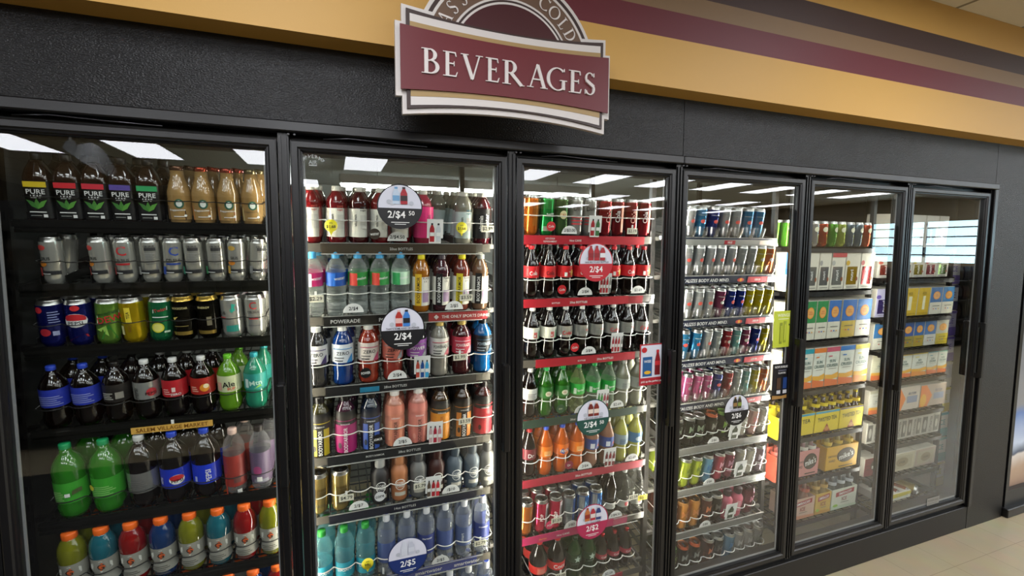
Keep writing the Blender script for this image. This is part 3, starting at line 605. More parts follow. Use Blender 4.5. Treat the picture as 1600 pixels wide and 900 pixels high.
# cooler shell: header panels, frame trims, end wall, kick board
mb = MB(); mb.box((-5, .0, 2.19), (2.329, .06, 2.43), LAM); struct('trim_1', mb)
mb = MB(); mb.box((2.332, .0, 2.19), (4.672, .06, 2.43), LAM); struct('trim_2', mb)
mb = MB(); mb.box((4.675, .0, .0), (5.07, .06, 2.43), LAM); struct('trim_3', mb)
mb = MB(); mb.box((-5, .0, .0), (-.06, .06, 2.19), LAM); struct('trim_4', mb)
mb = MB(); mb.box((5.9, .0, .0), (14, .06, 2.43), LAM); mb.box((5.07, .55, 0), (5.9, .6, 2.43), LAM); mb.box((5.07, .06, 0), (5.09, .55, 2.43), LAM); mb.box((5.88, .06, 0), (5.9, .55, 2.43), LAM); mb.box((5.07, 0, 1.95), (5.9, .06, 2.43), LAM); struct('trim_5', mb)
mb = MB(); mb.box((-.06, .0, .0), (4.672, .06, .150), KICK, .003); struct('trim_6', mb)
mb = MB(); mb.box((-.05, -.014, 2.156), (2.329, .03, 2.19), FRAME, .004); mb.box((2.332, -.014, 2.156), (4.69, .03, 2.19), FRAME, .004)
mb.box((4.655, -.012, .15), (4.69, .03, 2.156), FRAME, .004); struct('trim_7', mb)
# walk-in interior
mb = MB(); mb.box((-.2, 2.0, 0), (5.3, 2.1, 2.3), INWALL); struct('wall_interior', mb)
mb = MB(); mb.box((-.2, .06, 2.24), (5.0, 2.6, 2.3), INCEIL); struct('ceiling_interior', mb)
mb = MB(); mb.box((-.2, .06, 0), (-.12, 2.6, 2.24), BLACK); struct('wall_interior_left', mb)
mb = MB(); mb.box((4.96, .06, 0), (5.0, 2.6, 2.24), M('b#1b1916')); struct('wall_interior_right', mb)

# ------------------------------------------------------------------ lights of the store
TR = emit('troffer diffuser', (0.93, 0.95, 1.0, 1), TROFFER)
def troffer(x, y, label):
    t = thing('ceiling_light', label, 'ceiling light', (x, y, 3.045), group='ceiling light panels')
    mb = MB()
    for a, b_ in (((-.305, -.61), (-.285, .61)), ((.285, -.61), (.305, .61)), ((-.285, -.61), (.285, -.59)), ((-.285, .59), (.285, .61))): mb.box((a[0], a[1], -.012), (b_[0], b_[1], 0), M('p#cfcfcf'))
    mb.obj('frame', t)
    mb = MB(); mb.add([(-.285, -.59, -.006), (.285, -.59, -.006), (.285, .59, -.006), (-.285, .59, -.006)], [(0, 3, 2, 1)], TR)
    mb.obj('diffuser', t)
for y in (-1.5, -3.4, -5.85, -8.4, -10.8):
    for i in range(-3, 10):
        x = 1.38 + i * 1.363 + (0 if y in (-5.85,) else -.68)
        if y == -1.5 and i % 2: continue
        if y == -5.85 and i == 1: continue
        if y == -8.4: x -= .32
        if y == -8.4 and (x < 0 or .8 < x < 5): continue
        if y == -10.8 and x < 6: continue
        if -4.6 < x < 13.5: troffer(round(x, 2), y, 'flat white ceiling light panel mirrored in the cooler glass')

# ------------------------------------------------------------------ cooler doors
P = 0.78
ORD = ['leftmost', 'second', 'third', 'fourth', 'fifth', 'rightmost']
ON = ['first', 'second', 'third', 'fourth', 'fifth', 'sixth', 'seventh', 'eighth', 'ninth', 'tenth']
cooler = thing('beverage_cooler', 'long black wall of six glass cooler doors full of drinks', 'cooler', (0, 0, 0))
GZ0, GZ1 = .178, 2.133
mb = MB()
mb.box((-.05, .05, 2.10), (4.66, .10, 2.24), BLACK)
mb.box((-.05, .05, .06), (4.66, .10, .20), BLACK)
mb.box((-.12, .02, .10), (-.012, .10, 2.2), BLACK)
mb.box((-.05, .02, .150), (4.655, .05, .172), BLACK)
mb.obj('frame', cooler)
for k in range(7):
    x = k * P - .02
    mb = MB(); mb.box((x - .016, .006, .165), (x + .016, .075, 2.156), BLACK)
    if 0 < k < 6:
        for dx in (-.012, .004): mb.box((x + dx, -.0, .17), (x + dx + .006, .007, 2.145), FRAME)
    mb.obj('mullion', cooler)
for i in range(6):
    x0 = i * P; W = .74; g = .035; gb = .04
    mb = MB()
    prof = [(0, .04), (0, .002), (.004, 0), (.020, .0), (.024, .005), (.029, .006), (.031, .012), (g, .014), (g, .04)]
    rr = []
    for cx_, cz in (((0, 0), (1, 1))[0:0]): pass
    def ring(q, y): return [(x0 + q, y, GZ0 + q * 1.1), (x0 + W - q, y, GZ0 + q * 1.1), (x0 + W - q, y, GZ1 - q), (x0 + q, y, GZ1 - q)]
    mb.rings([ring(q, y) for q, y in prof] + [ring(0, .04)], FRAME)
    d = mb.obj('door', cooler)
    d['label'] = '%s glass door in black metal frame' % ORD[i]
    mb = MB(); a, b_ = x0 + g - .004, x0 + W - g + .004; z0, z1 = GZ0 + g, GZ1 - g + .004
    mb.box((a, .022, z0), (b_, .03, z1), GLASS); mb.obj('glass_pane', d)
    mb = MB()
    SP = M('p#8f8f90')
    for q in ((a, z0, a + .010, z1), (b_ - .010, z0, b_, z1), (a, z0, b_, z0 + .010), (a, z1 - .004, b_, z1)):
        mb.box((q[0], .031, q[1]), (q[2], .036, q[3]), SP)
    mb.obj('gasket', d)
    mb = MB(); hx = x0 + W - .022
    mb.box((hx, -.034, 1.0), (hx + .026, -.010, 1.345), BLACK, .004); mb.box((hx + .002, -.012, 1.0), (hx + .024, .002, 1.03), BLACK); mb.box((hx + .002, -.012, 1.315), (hx + .024, .002, 1.345), BLACK)
    mb.obj('handle', d)
    mb = MB(); mb.tube([(x0 + .10, -.002, 2.142), (x0 + .18, -.002, 2.150), (x0 + .30, -.002, 2.146), (x0 + .44, -.002, 2.144)], .0022, M('a#55555a')); mb.obj('closer_rod', d)
    mb = MB()
    for q in (0, .016): mb.lathe([(.0055, 0), (.0055, .004)], 'p#b8b8b8', 10)
    mb = MB()
    for q in (-.008, .010): mb.box((x0 + q, -.004, 2.147), (x0 + q + .008, .006, 2.153), 'p#77777a', .002)
    mb.obj('hinge_pin', d)

# LED strips behind the mullions
for k in range(7):
    x = k * P - .02
    t = thing('strip_light', 'narrow vertical light strip behind the %s' % ('left edge of the first door' if k == 0 else 'right edge of the %s door' % ON[k - 1]), 'strip light', (x, .077, 0), group=None)
    mb = MB(); mb.box((-.017, 0, .3), (.017, .006, 2.08), BLACK); mb.obj('housing', t)
    mb = MB()
    tint = (1.0, 0.93, 0.78, 1) if k < 3 else (1.0, 0.96, 0.86, 1)
    mid = .0120 if k < 4 else .0095 if k == 4 else .0075
    for q, sx in enumerate((-1, 1)):
        if LEDS[k][q] < 2: continue
        E_ = emit('strip light %d %d' % (k, q), tint, LEDS[k][q])
        vs = [(0, mid, .42), (sx * .006, .0065, .42), (sx * .006, .0065, 2.06), (0, mid, 2.06)]
        mb.add(vs, [(0, 1, 2, 3) if sx < 0 else (0, 3, 2, 1)], E_)
        mb.box((min(0, sx * .008), .0055, .418), (max(0, sx * .008), .0062, 2.062), M('p#c8c8c0'))
    mb.obj('diffuser', t)
# ceiling tube of the walk in
t = thing('tube_light', 'long white fluorescent tube under the cooler ceiling', 'tube light', (.94, 1.0, 2.112))
mb = MB(); mb.box((0, -.06, .014), (1.50, .06, .06), M('p#c8cac8'), .004); mb.tube([(.2, .05, .05), (.2, .05, .128)], .0018, 'a#8a8a8a', 4); mb.tube([(1.3, .05, .05), (1.3, .05, .128)], .0018, 'a#8a8a8a', 4); mb.obj('housing', t)
mb = MB(); mb.tube([(.01, 0, 0), (1.49, 0, 0)], .017, emit('tube', (.95, 1, .98, 1), TUBE), 12); mb.obj('tube', t)

# ------------------------------------------------------------------ shelves
def shelf(i, k, z, tilt, xs, style, strip=None):
    """i door, k shelf from the top, z of the front edge of the deck"""
    x0 = i * P + .03; x1 = i * P + .705
    if i == 2: x0 -= .0
    t = thing('cooler_shelf', 'cooler shelf, %s from the top behind the %s door' % (ON[k], ORD[i]), 'shelf', (0, .13, z), (tilt, 0, 0), 'shelves behind the %s door' % ORD[i])
    mb = MB()
    base = BWIRE if style in ('dark', 'box') else M('p#4a4844')
    n = 12
    for j in range(n): mb.box((x0, .03 + j * .052, -.010), (x1, .036 + j * .052, -.006), base)
    for j in range(13):
        xx = x0 + (x1 - x0) * j / 12; mb.box((xx - .002, .0, -.006), (xx + .002, .64, -.002), base)
    mb.box((x0, -.0, -.022), (x0 + .01, .64, .004), base); mb.box((x1 - .01, .0, -.022), (x1, .64, .004), base)
    for yy in (.048, .612):
        mb.box((x0 - .038, yy, -.022), (x0, yy + .014, -.004), base); mb.box((x1, yy, -.022), (x1 + .043, yy + .014, -.004), base)
    mb.obj('deck', t)
    if style == 'dark':
        mb = MB()
        for a, b_, y in ((-.030, -.020, -.004), (-.020, -.012, 0), (-.012, .000, -.005), (.000, .008, -.001)): mb.box((x0 - .005, y - .007, a), (x1 + .005, .0, b_), DARKMET)
        mb.obj('front_rail', t)
    elif style == 'box':
        mb = MB(); mb.box((x0, -.0, -.028), (x1, .01, -.004), BWIRE); mb.obj('front_rail', t)
    elif style == 'chrome':
        mb = MB(); mb.rings([[(x0 - .03, -.003, -.036), (x0 - .03, -.001, .004), (x0 - .03, .006, .004), (x0 - .03, .004, -.036)], [(x1 + .03, -.003, -.036), (x1 + .005, -.001, .004), (x1 + .005, .006, .004), (x1 + .03, .004, -.036)]], 'p#c2c0b4', True, True)
        mb.obj('front_rail', t)
    else:
        mb = MB(); mb.box((x0 - .01, -.0028, -.030), (x1 + .01, -.0004, .002), M('p#5a564e')); mb.box((x0 - .01, -.0004, -.030), (x1 + .01, .012, -.012), M('p#5a564e')); mb.obj('front_rail', t)
    if xs and style != 'box':
        # wavy wire guard that follows the items, and lane dividers
        wz = {'dark': .075, 'wire': .085, 'chrome': .05, 'wire2': .07}[style]
        pitch = (xs[-1] - xs[0]) / max(1, len(xs) - 1)
        mb = MB(); pts = []
        for xx in xs:
            for q in range(7):
                a = -1 + q / 3
                pts.append((xx + a * pitch * .48, .008 - .020 * (1 - a * a), wz))
        wm = BWIRE if style == 'dark' else WIRE
        if style == 'chrome':
            CL = M('y#e8ece8')
            for xx in xs:
                mb.rings([[(xx + .03 * cos(a_) * q, .024 - .036 * sin(a_) * q - .0, zz) for a_ in [pi * s_ / 8 for s_ in range(9)]] for zz, q in ((.0, .8), (.03, 1.0), (.055, 1.04))], CL, smooth=True)
        else:
            mb.tube(pts, .0022 if style != 'dark' else .0018, wm, 5)
            mb.tube([(pts[0][0], .6, wz), pts[0]], .002, wm, 4); mb.tube([(pts[-1][0], .6, wz), pts[-1]], .002, wm, 4)
        mb.obj('wire_guard', t)
        mb = MB()
        for j in range(len(xs) + 1):
            xx = xs[0] - pitch / 2 + j * pitch
            mb.box((xx - .0012, .02, .0), (xx + .0012, .60, .028), base)
        mb.obj('dividers', t)
    if strip: # printed strip in a clear holder
        sx0, sx1, col, items, clear = strip
        mb = MB(); mb.box((sx0, -.006, -.034), (sx1, -.003, .003), M(col), .0)
        art(mb, items, flat(sx0, -.0065, -.034), seg=0)
        mb.obj('label_strip', t)
        if clear:
            mb = MB(); mb.box((clear[0], -.0095, -.036), (clear[1], -.0085, .005), M('x#ffffff')); mb.box((clear[0], -.011, -.037), (clear[1], -.008, -.034), M('p#a8a8a4')); mb.box((clear[0], -.011, .003), (clear[1], -.008, .0055), M('p#8c8c88')); mb.obj('strip_holder', t)
    return t

def row(i, k, z, tilt, items, rows=1, y0=.169, dy=None, group=None):
    """items: list of (x, key)"""
    for n, (x, key) in enumerate(items):
        sp = V[key]; r = sp['r']; d = dy or 2 * r + .004
        yaw = random.uniform(-.25, .25) if sp['sq' if 'sq' in sp else 'h'] and sp.get('sq', 0) == 0 else random.uniform(-.05, .05)
        for q in range(rows):
            yy = q * d + (y0 + max(0, r - .0375) - .13)
            p = (x, .13 + yy * cos(tilt), z + yy * sin(tilt))
            if q == 0:
                lab = '%s, %s from left, %s shelf, %s door' % (sp['look'], ON[n], ON[k], ORD[i])
            else:
                lab = '%s, %s back, %s file, %s shelf, %s door' % (sp['look'], ON[q], ON[n], ON[k], ORD[i])
            place(key, p, (tilt, 0, yaw + (q * .7)), lab, ('front drinks' if q == 0 else 'drinks behind the front row') + ' on the %s shelf of the %s door' % (ON[k], ORD[i]), q == 0)

D1T = radians(10); D2T = radians(7); D4T = radians(11)
# door 1
D1 = [
 (1.862, [.083, .154, .219, .289, .356, .434, .502, .574, .646], ['tea_yellow', 'tea_red', 'tea_crimson', 'tea_purple', 'tea_green', 'frap_chocolate', 'frap_caramel', 'frap_brown', 'frap_vanilla']),
 (1.670, [.097, .218, .282, .346, .405, .469, .533, .591, .654], ['cel_coral', 'cel_coral', 'cel_red', 'cel_grey', 'cel_blue', 'cel_teal', 'cel_green', 'cel_gold', 'cel_grey']),
 (1.478, [.083, .153, .223, .293, .363, .431, .502, .573, .643], ['pep', 'pepsi', 'dew', 'yel', 'gin', 'blk', 'blk2', 'palm', 'cred']),
 (1.220, [.078, .158, .236, .315, .394, .474, .554, .634], ['p_blue', 'p_blue', 'p_blk', 'p_sil', 'p_red', 'p_red2', 'p_ale', 'p_teal']),
 (.925, [.101, .195, .290, .381, .472, .558, .640], ['l_grn', 'l_grn2', 'l_sil', 'l_pep', 'l_psi', 'l_pink', 'l_smoke']),
 (.672, [.093, .174, .254, .336, .418, .500, .582, .664], ['g_yel', 'g_teal', 'g_red', 'g_blue', 'g_yel', 'g_teal', 'g_red', 'g_yel']),
 (.425, [.12, .20, .28, .36, .443, .524, .604, .680], ['g_yel', 'g_blue', 'g_teal', 'g_red', 'g_red', 'g_clear', 'g_blue', 'g_red']),
]
for k, (z, xs, keys) in enumerate(D1):
    shelf(0, k, z, D1T, xs if k != 1 else [.097, .158] + xs[1:], 'dark')
    row(0, k, z, D1T, list(zip(xs, keys)), rows=2)
# door 2
tx = lambda s, u, c=W_, h=.010, v=.017: ('t', s, u, v, h, c)
D2 = [
 (1.803, [.829, .916, .993, 1.070, 1.146, 1.230, 1.392, 1.468], ['v_red', 'v_red2', 'v_dark', 'v_red', 'v_red2', 'v_pink', 'v_clr', 'v_blk'], ('l#4a4030', [tx('20oz BOTTLES', .28)])),
 (1.538, [.829, .907, .985, 1.063, 1.141, 1.219, 1.300, 1.380, 1.459], ['w_pink', 'w_blue', 'w_grn', 'w_grn2', 'w_mint', 'f_org', 'f_plum', 'f_yel', 'f_gry'], ('l#131314', [tx('POWERADE', .075, h=.014), tx('POWERADE', .245, h=.014), ('r', .38, 0, .62, .034, 'l#a82c30'), tx('THE ONLY SPORTS DRINK', .53, h=.012), ('p', [(.40, .017), (.41, .027), (.42, .017), (.41, .007)], W_)])),
 (1.278, [.836, .925, 1.017, 1.108, 1.199, 1.290, 1.381, 1.470], ['o_wht', 'o_blu', 'o_org', 'o_red', 'o_pur', 'o_gry', 'o_brd', 'o_bl2'], ('l#1a1a1b', [tx('28oz BOTTLES', .25), ('r', .12, .004, .19, .024, 'l#2a8ab0')])),
 (1.015, [.838, .929, 1.020, 1.110, 1.200, 1.292, 1.382, 1.470], ['a_yel', 'a_mag', 'a_blu', 'a_pch', 'a_pc2', 'a_org', 'a_or2', 'a_red'], ('l#1a1a1b', [tx('28oz BOTTLES', .30), tx('BODYARMOR', .17, h=.008)])),
 (.788, [.826, .902, 1.050, 1.125, 1.200, 1.275, 1.349, 1.422, 1.491], ['gold', 'gold', 'c_bk', 'c_cr', 'c_gy', 'c_br', 'c_sl', 'c_sl', 'c_gy'], ('l#23222e', [tx('14oz BOTTLES', .28)])),
 (.497, [.834, .913, .991, 1.070, 1.149, 1.228, 1.307, 1.386, 1.464], ['das', 'das', 'das', 's_a', 's_b', 's_c', 's_a', 's_b', 's_c'], ('l#1f3590', [('r', 0, 0, .20, .034, 'l#2f8f9a'), tx('DASANI', .13, h=.014), tx('smartwater', .37, h=.014), tx('smartwater', .53, h=.014)])),
 (.203, [.834, .913, .991, 1.070, 1.149, 1.228, 1.323, 1.402, 1.480], ['s_b', 's_a', 's_c', 's_b', 's_a', 's_c', 's_a', 's_b', 's_a'], ('l#23222e', [])),
]
for k, (z, xs, keys, st) in enumerate(D2):
    sx = xs if k != 4 else [.826, .902, .976] + xs[2:]
    if k == 0: sx = xs[:6] + [1.311] + xs[6:]
    shelf(1, k, z, D2T, sx, 'wire', (.862, 1.435, st[0], st[1], (.858, 1.46)))
    row(1, k, z, D2T, list(zip(xs, keys)), rows=5 if k < 2 else 3)
# the lane whose front slot is empty keeps its files behind
for q in range(2, 6):
    place('v_clr', (1.311, .165 + q * .076, 1.803 + (.035 + q * .076) * sin(D2T)), (D2T, 0, .2 * q), 'cloudy flavoured water, %s back in the lane with an empty front, second door' % ON[q], 'drinks behind the front row on the first shelf of the second door', False)
# door 3
RED = 'l#a81f2c'
def d3s(items): return items
D3 = [
 (1.842, [1.684, 1.755, 1.825, 1.895, 1.966, 2.038, 2.108, 2.179, 2.250], ['x_org', 'x_grn', 'x_dgn', 'x_str', 'x_str', 'x_rd1', 'x_rd2', 'x_rd1', 'x_rd2'], (RED, [tx('ICE COLD', .16, h=.007, v=.024), tx('REFRESHMENT', .16, h=.007, v=.012), tx('16oz CANS', .28, h=.009)], 2.235)),
 (1.574, [1.685, 1.765, 1.845, 1.926, 2.006, 2.087, 2.167, 2.247], ['k_col', 'k_zro', 'k_col2', 'k_col', 'k_col2', 'k_col2', 'k_col', 'k_col2'], (RED, [tx('20oz BOTTLES', .30), tx('BOTTLES', .19, h=.007)], 2.235)),
 (1.313, [1.688, 1.768, 1.848, 1.928, 2.007, 2.088, 2.168, 2.246], ['k_dt3', 'k_dt3', 'k_dt1', 'k_dt2', 'k_dt2', 'k_dt1', 'k_dt2', 'k_dt1'], (RED, [tx('20oz BOTTLES', .34), tx('BOTTLES', .22, h=.007)], 2.20)),
 (1.050, [1.680, 1.758, 1.837, 1.916, 1.996, 2.075, 2.155, 2.232], ['k_wht', 'k_can', 'k_can', 'k_lim', 'k_spr', 'k_spr', 'k_fre', 'k_fre'], ('l#1f3a30', [tx('20oz BOTTLES', .31)], 2.22)),
 (.785, [1.680, 1.759, 1.837, 1.916, 1.994, 2.073, 2.151, 2.229], ['k_dr', 'k_fan', 'k_fan2', 'k_fan', 'k_pch', 'k_pch', 'k_lem', 'k_lem2'], ('l#a02438', [tx('20oz BOTTLES', .34)], 2.262)),
 (.523, [1.667, 1.739, 1.811, 1.882, 1.953, 2.024, 2.098, 2.172, 2.249], ['x_tan', 'x_ctr', 'x_ctr', 'x_sil', 'x_blu', 'x_blu', 'z_drk', 'z_wht', 'z_wht'], ('l#b4245c', [tx('16oz CANS', .24), tx('Berries', .14, 'l#e0a030', .009)], 2.18)),
 (.245, [1.732, 1.822, 1.910, 1.985, 2.056, 2.124, 2.191], ['y_col', 'y_col2', 'y_grn', 'y_grn', 'y_gls', 'y_gls', 'y_gls'], ('l#a02438', [], 2.16)),
]
for k, (z, xs, keys, st) in enumerate(D3):
    shelf(2, k, z, D2T, xs, 'wire', (1.60 if k != 2 else 1.70, st[2], st[0], st[1], (st[2] - .08, st[2] + .06) if k in (5, 1) else None))
    row(2, k, z, D2T, list(zip(xs, keys)), rows=4 if k in (0, 5) else 3)
# door 4
V4 = [('p', [(.0, .0), (.675, .0), (.675, .03), (.0, .03)], 'l#1b2136'), ('t', 'VITALIZES BODY AND MIND.', .22, .016, .017, W_, 0, .34), ('d', .445, .015, .022, .010, 'l#c8403a'), ('d', .445, .015, .008, .009, 'l#e0a030'), ('r', .49, .0, .62, .030, 'l#b8303c'), ('t', '2/$5.50', .555, .015, .011, W_), ('r', .622, 0, .675, .030, 'l#c8c4b4')]
D4 = [
 (1.842, [2.505, 2.575, 2.647, 2.722, 2.798, 2.874, 2.945], 'sil blu nvy sil sil blu blu', 'chrome', [('r', 0, 0, .675, .03, 'l#8f8f8a'), ('r', .33, .006, .40, .026, 'l#a82c38'), ('t', 'SALE', .365, .016, .010, W_), ('r', .56, .006, .62, .026, 'l#d0c0b0')]),
 (1.656, [2.50, 2.567, 2.633, 2.700, 2.766, 2.833, 2.899, 2.966, 3.030], 'sil sil sil sil sil gry gry yel org', 'chrome', V4),
 (1.444, [2.51, 2.578, 2.642, 2.706, 2.770, 2.833, 2.897, 2.961, 3.024], 'sil sil sil plm nvy nvy yel yel yel', 'chrome', V4),
 (1.243, [2.50, 2.567, 2.631, 2.695, 2.759, 2.823, 2.886, 2.950, 3.012], 'blu blu sil gry red tel plm nvy yel', 'chrome', V4),
 (1.026, [2.52, 2.583, 2.647, 2.711, 2.775, 2.838, 2.902, 2.966, 3.028], 'pnk pnk pnk nvy red gry tel yel org', 'chrome', V4),
 (.803, [2.460, 2.534, 2.605, 2.676, 2.747, 2.818, 2.889, 2.960, 3.030], 'blk blk blk org grn grn wht pkw wht', 'wire2', []),
 (.590, [2.450, 2.522, 2.593, 2.664, 2.735, 2.806, 2.877, 2.948, 3.019], 'lim lim lim sky rse mau mil wht lil', 'wire2', []),
 (.368, [2.450, 2.522, 2.593, 2.667, 2.738, 2.808, 2.880, 2.951], 'brn tan tan brn drk cap cap mrn', 'wire2', []),
 (.138, [2.455, 2.527, 2.600, 2.684, 2.755, 2.824, 2.893, 2.962, 3.030], 'grn org org brn drk sky wht wht mil', 'wire2', []),
]
for k, (z, xs, keys, style, st) in enumerate(D4):
    ks = keys.split(); pre = 'r_' if k < 5 else 'm_'
    shelf(3, k, z, D4T, xs, style, (2.375, 3.05, 'l#8b8a84' if k >= 5 else 'l#1b2136', st, (2.38, 3.05) if k >= 5 else None))
    row(3, k, z, D4T, [(x, pre + q) for x, q in zip(xs, ks)], rows=3 if k >= 4 else 2, y0=.168)

# uprights that carry the shelves
for k_ in range(7):
    for yy, w_n in ((.175, 'front'), (.74, 'rear')):
        if k_ == 0 or k_ == 6: xs_ = [k_ * P - .02]
        else: xs_ = [k_ * P - .02]
        for xx in xs_:
            mb = MB(); mb.box((xx - .012, 0, 0), (xx + .012, .022, 2.24), BWIRE)
            for j in range(36): mb.box((xx - .004, -.0006, .1 + j * .057), (xx + .004, .0, .125 + j * .057), M('p#000000'))
            o = mb.obj('shelf_upright', loc=(0, yy, 0)); tag(o, 'slotted black %s upright behind the %s edge of the %s door' % (w_n, 'left' if k_ == 0 else 'right', ORD[max(0, k_ - 1)]), 'shelf upright', 'shelf uprights in the cooler')
# ------------------------------------------------------------------ cartons behind the fifth and sixth doors
def carton(x0, x1, z, h, dpt, body, items, label, group, y=.15, tilt=radians(3), side='b#cfcabc', name='drink_carton', rz=0, top=None):
    t = thing(name, label, 'carton', ((x0 + x1) / 2, y, z), (tilt, 0, rz), group)
    w2 = (x1 - x0) / 2 - .0015
    mb = MB(); mb.box((-w2, 0, .002), (w2, dpt, h), side, .002); 
    mb.obj('body', t)
    mb = MB(); mb.box((-w2 + .002, -.0012, .004), (w2 - .002, -.0002, h - .002), body)
    art(mb, items(w2 * 2, h - .006), flat(-w2, -.0014, .004), seg=0)
    mb.obj('front_panel', t)
    mb = MB(); mb.box((-w2 * .3, .02, h), (w2 * .3, .05, h + .0008), top or side); mb.obj('carry_flap', t)
    return t
def nutrl(c, hd=None):
    def f(w, h):
        L = [('r', w * .12, h * .12, w * .82, h * .62, 'm' + c), ('t', 'nutrl', w * .45, h * .38, w * .2, W_, pi / 2, h * .4), ('d', w * .12, h * .72, w * .13, h * .07, 'l' + c), ('d', w * .8, h * .28, w * .08, h * .06, 'l#8a4a20'), ('r', w * .15, h * .05, w * .85, h * .065, 'l#77756c')]
        if hd: L.append(('r', 0, h * .88, w, h, 'l' + hd))
        return L
    return f
def noon(c, low='#d8d6c4'):
    def f(w, h): return [('r', 0, 0, w, h * .44, 'l' + low), ('d', w * .5, h * .70, w * .30, h * .15, 'l#e8963a'), ('d', w * .5, h * .70, w * .25, h * .12, 'l#e8b060'), ('t', 'HIGH', w * .5, h * .73, h * .035, 'l#c8604a', 0, w * .3), ('t', 'NOON', w * .5, h * .675, h * .035, 'l#c8604a', 0, w * .34), ('r', w * .2, h * .30, w * .8, h * .32, 'l#55534c'), ('d', w * .3, h * .2, w * .05, h * .02, 'l#c8504a'), ('d', w * .5, h * .2, w * .05, h * .02, 'l#4a6ac8'), ('d', w * .7, h * .2, w * .05, h * .02, 'l#d8a03a')]
    return f
def cruiser(c):
    def f(w, h): return [('r', 0, h * .88, w, h, 'l' + c), ('t', 'SUN', w * .5, h * .64, h * .08, 'l#1f5a5c', 0, w * .55), ('t', 'CRUISER', w * .5, h * .53, h * .08, 'l#1f5a5c', 0, w * .85), ('p', [(0, h * .12), (w, h * .2), (w, h * .34), (w * .5, h * .28), (0, h * .3)], 'l#e0a62a'), ('p', [(0, 0), (w, 0), (w, h * .14), (0, h * .2)], 'l' + ('#d86a30' if c != '#e0cc3a' else '#e08c34')), ('r', w * .2, h * .44, w * .8, h * .455, 'l#8a8a80'), ('r', w * .15, h * .76, w * .4, h * .79, 'l' + c)]
    return f
g5 = 'cartons behind the fifth door'
def s5(k, z): shelf(4, k, z, radians(3), None, 'box')
for k, z in enumerate((1.800, 1.560, 1.283, 1.008, .740, .498, .246)): s5(k, z)
for n, (a, b_, c, hd, lk) in enumerate(((3.30, 3.394, '#a8a8a0', None, 'silver can'), (3.396, 3.488, '#9a9a96', None, 'grey can'), (3.49, 3.604, '#b0b0a8', '#b83a3c', 'silver can under red band'), (3.606, 3.728, '#d8b030', None, 'yellow can'), (3.73, 3.849, '#b8484c', None, 'red can'))):
    carton(a, b_, 1.563, .212, .12, 'b#dad6c4', nutrl(c, hd), 'tall cream carton picturing %s, second shelf, fifth door' % lk, g5)
for n, (a, b_, c, lo, lk) in enumerate(((3.30, 3.394, '#2f8a4a', '#d8d6c4', 'green top'), (3.396, 3.487, '#2f8a4a', '#d8d6c4', 'dark green top with orange disc'), (3.489, 3.591, '#3a70b8', '#d8d6c4', 'blue top and white lower half'), (3.60, 3.72, '#3a70b8', '#c8b04a', 'blue top and gold lower half'), (3.722, 3.849, '#3a78bc', '#d8d6c4', 'lighter blue top beside the gold one'))):
    carton(a, b_, 1.286, .222, .12, 'l' + c, noon(c, lo), 'carton with %s, third shelf, fifth door' % lk, g5)
for n, (a, b_, c, lk) in enumerate(((3.30, 3.39, '#2a9aa8', 'teal'), (3.392, 3.489, '#e0803a', 'orange'), (3.491, 3.60, '#c85a70', 'pink'), (3.602, 3.725, '#3a7ac0', 'blue'), (3.727, 3.849, '#e0cc3a', 'yellow'))):
    carton(a, b_, 1.011, .232, .12, 'b#d8dccf', cruiser(c), 'pale sunset carton with %s top band, fourth shelf, fifth door' % lk, g5)
def short(l): return ' '.join(l.split(',')[0].split()[:5])
for a_, b_, e_ in ((3.14, 3.216, 'at the far left end'), (3.218, 3.296, 'second from the left end')):
    carton(a_, b_, 1.563, .212, .12, 'l#3a78b8', noon('#3a78b8', '#9fb8c8'), 'slim blue carton %s, second shelf, fifth door' % e_, g5)
    carton(a_, b_, 1.286, .222, .12, 'l#c9c6b8', noon('#c9c6b8', '#b8403c'), 'slim white and red carton %s, third shelf, fifth door' % e_, g5)
    carton(a_, b_, 1.011, .232, .12, 'b#c8ccb8', cruiser('#e08a3a'), 'slim sunset carton %s, fourth shelf, fifth door' % e_, g5)
def packs(x0, x1, z, h, body, items, label, bl, neck, look, nb=3, door='fifth', grp='carrier packs behind the fifth door', hb=.205):
    t = thing('bottle_carrier', label, 'carrier pack', ((x0 + x1) / 2, .15, z), (radians(3), 0, 0), grp)
    w2 = (x1 - x0) / 2 - .002; d = .135
    mb = MB()
    for a, b_ in (((-w2, 0, .002), (w2, .002, h)), ((-w2, d - .002, .002), (w2, d, h)), ((-w2, .002, .002), (-w2 + .002, d - .002, h)), ((w2 - .002, .002, .002), (w2, d - .002, h)), ((-w2, .002, .001), (w2, d - .002, .003))): mb.box(a, b_, body)
    mb.obj('body', t)
    mb = MB(); mb.box((-w2, d / 2 - .002, h * .2), (w2, d / 2 + .002, h + .03), body); mb.obj('handle_panel', t)
    mb = MB(); mb.box((-w2 + .001, -.0012, .004), (w2 - .001, -.0002, h - .001), body); art(mb, items(w2 * 2, h - .005), flat(-w2, -.0014, .004), seg=0); mb.obj('front_panel', t)
    key = 'beer_' + neck
    if key not in V: bottle(key, 'drink_bottle', 'bottle', 'beer', hb, .028, bl, 'm' + neck, 'l' + neck, look, [], labz=(.70, .86))
    V[key]['labz'] = (.70, .80)
    for r_ in range(2):
        for j in range(nb):
            x = x0 + (x1 - x0) * (j + .5) / nb; yy = .036 + r_ * .064
            place(key, (x, .15 + yy, z + .005 + yy * .052), (radians(3), 0, 0), '%s, %s %s one in %s' % (look, ON[j], 'front' if r_ == 0 else 'rear', short(label)), 'bottles in ' + label.split(',')[0], False)
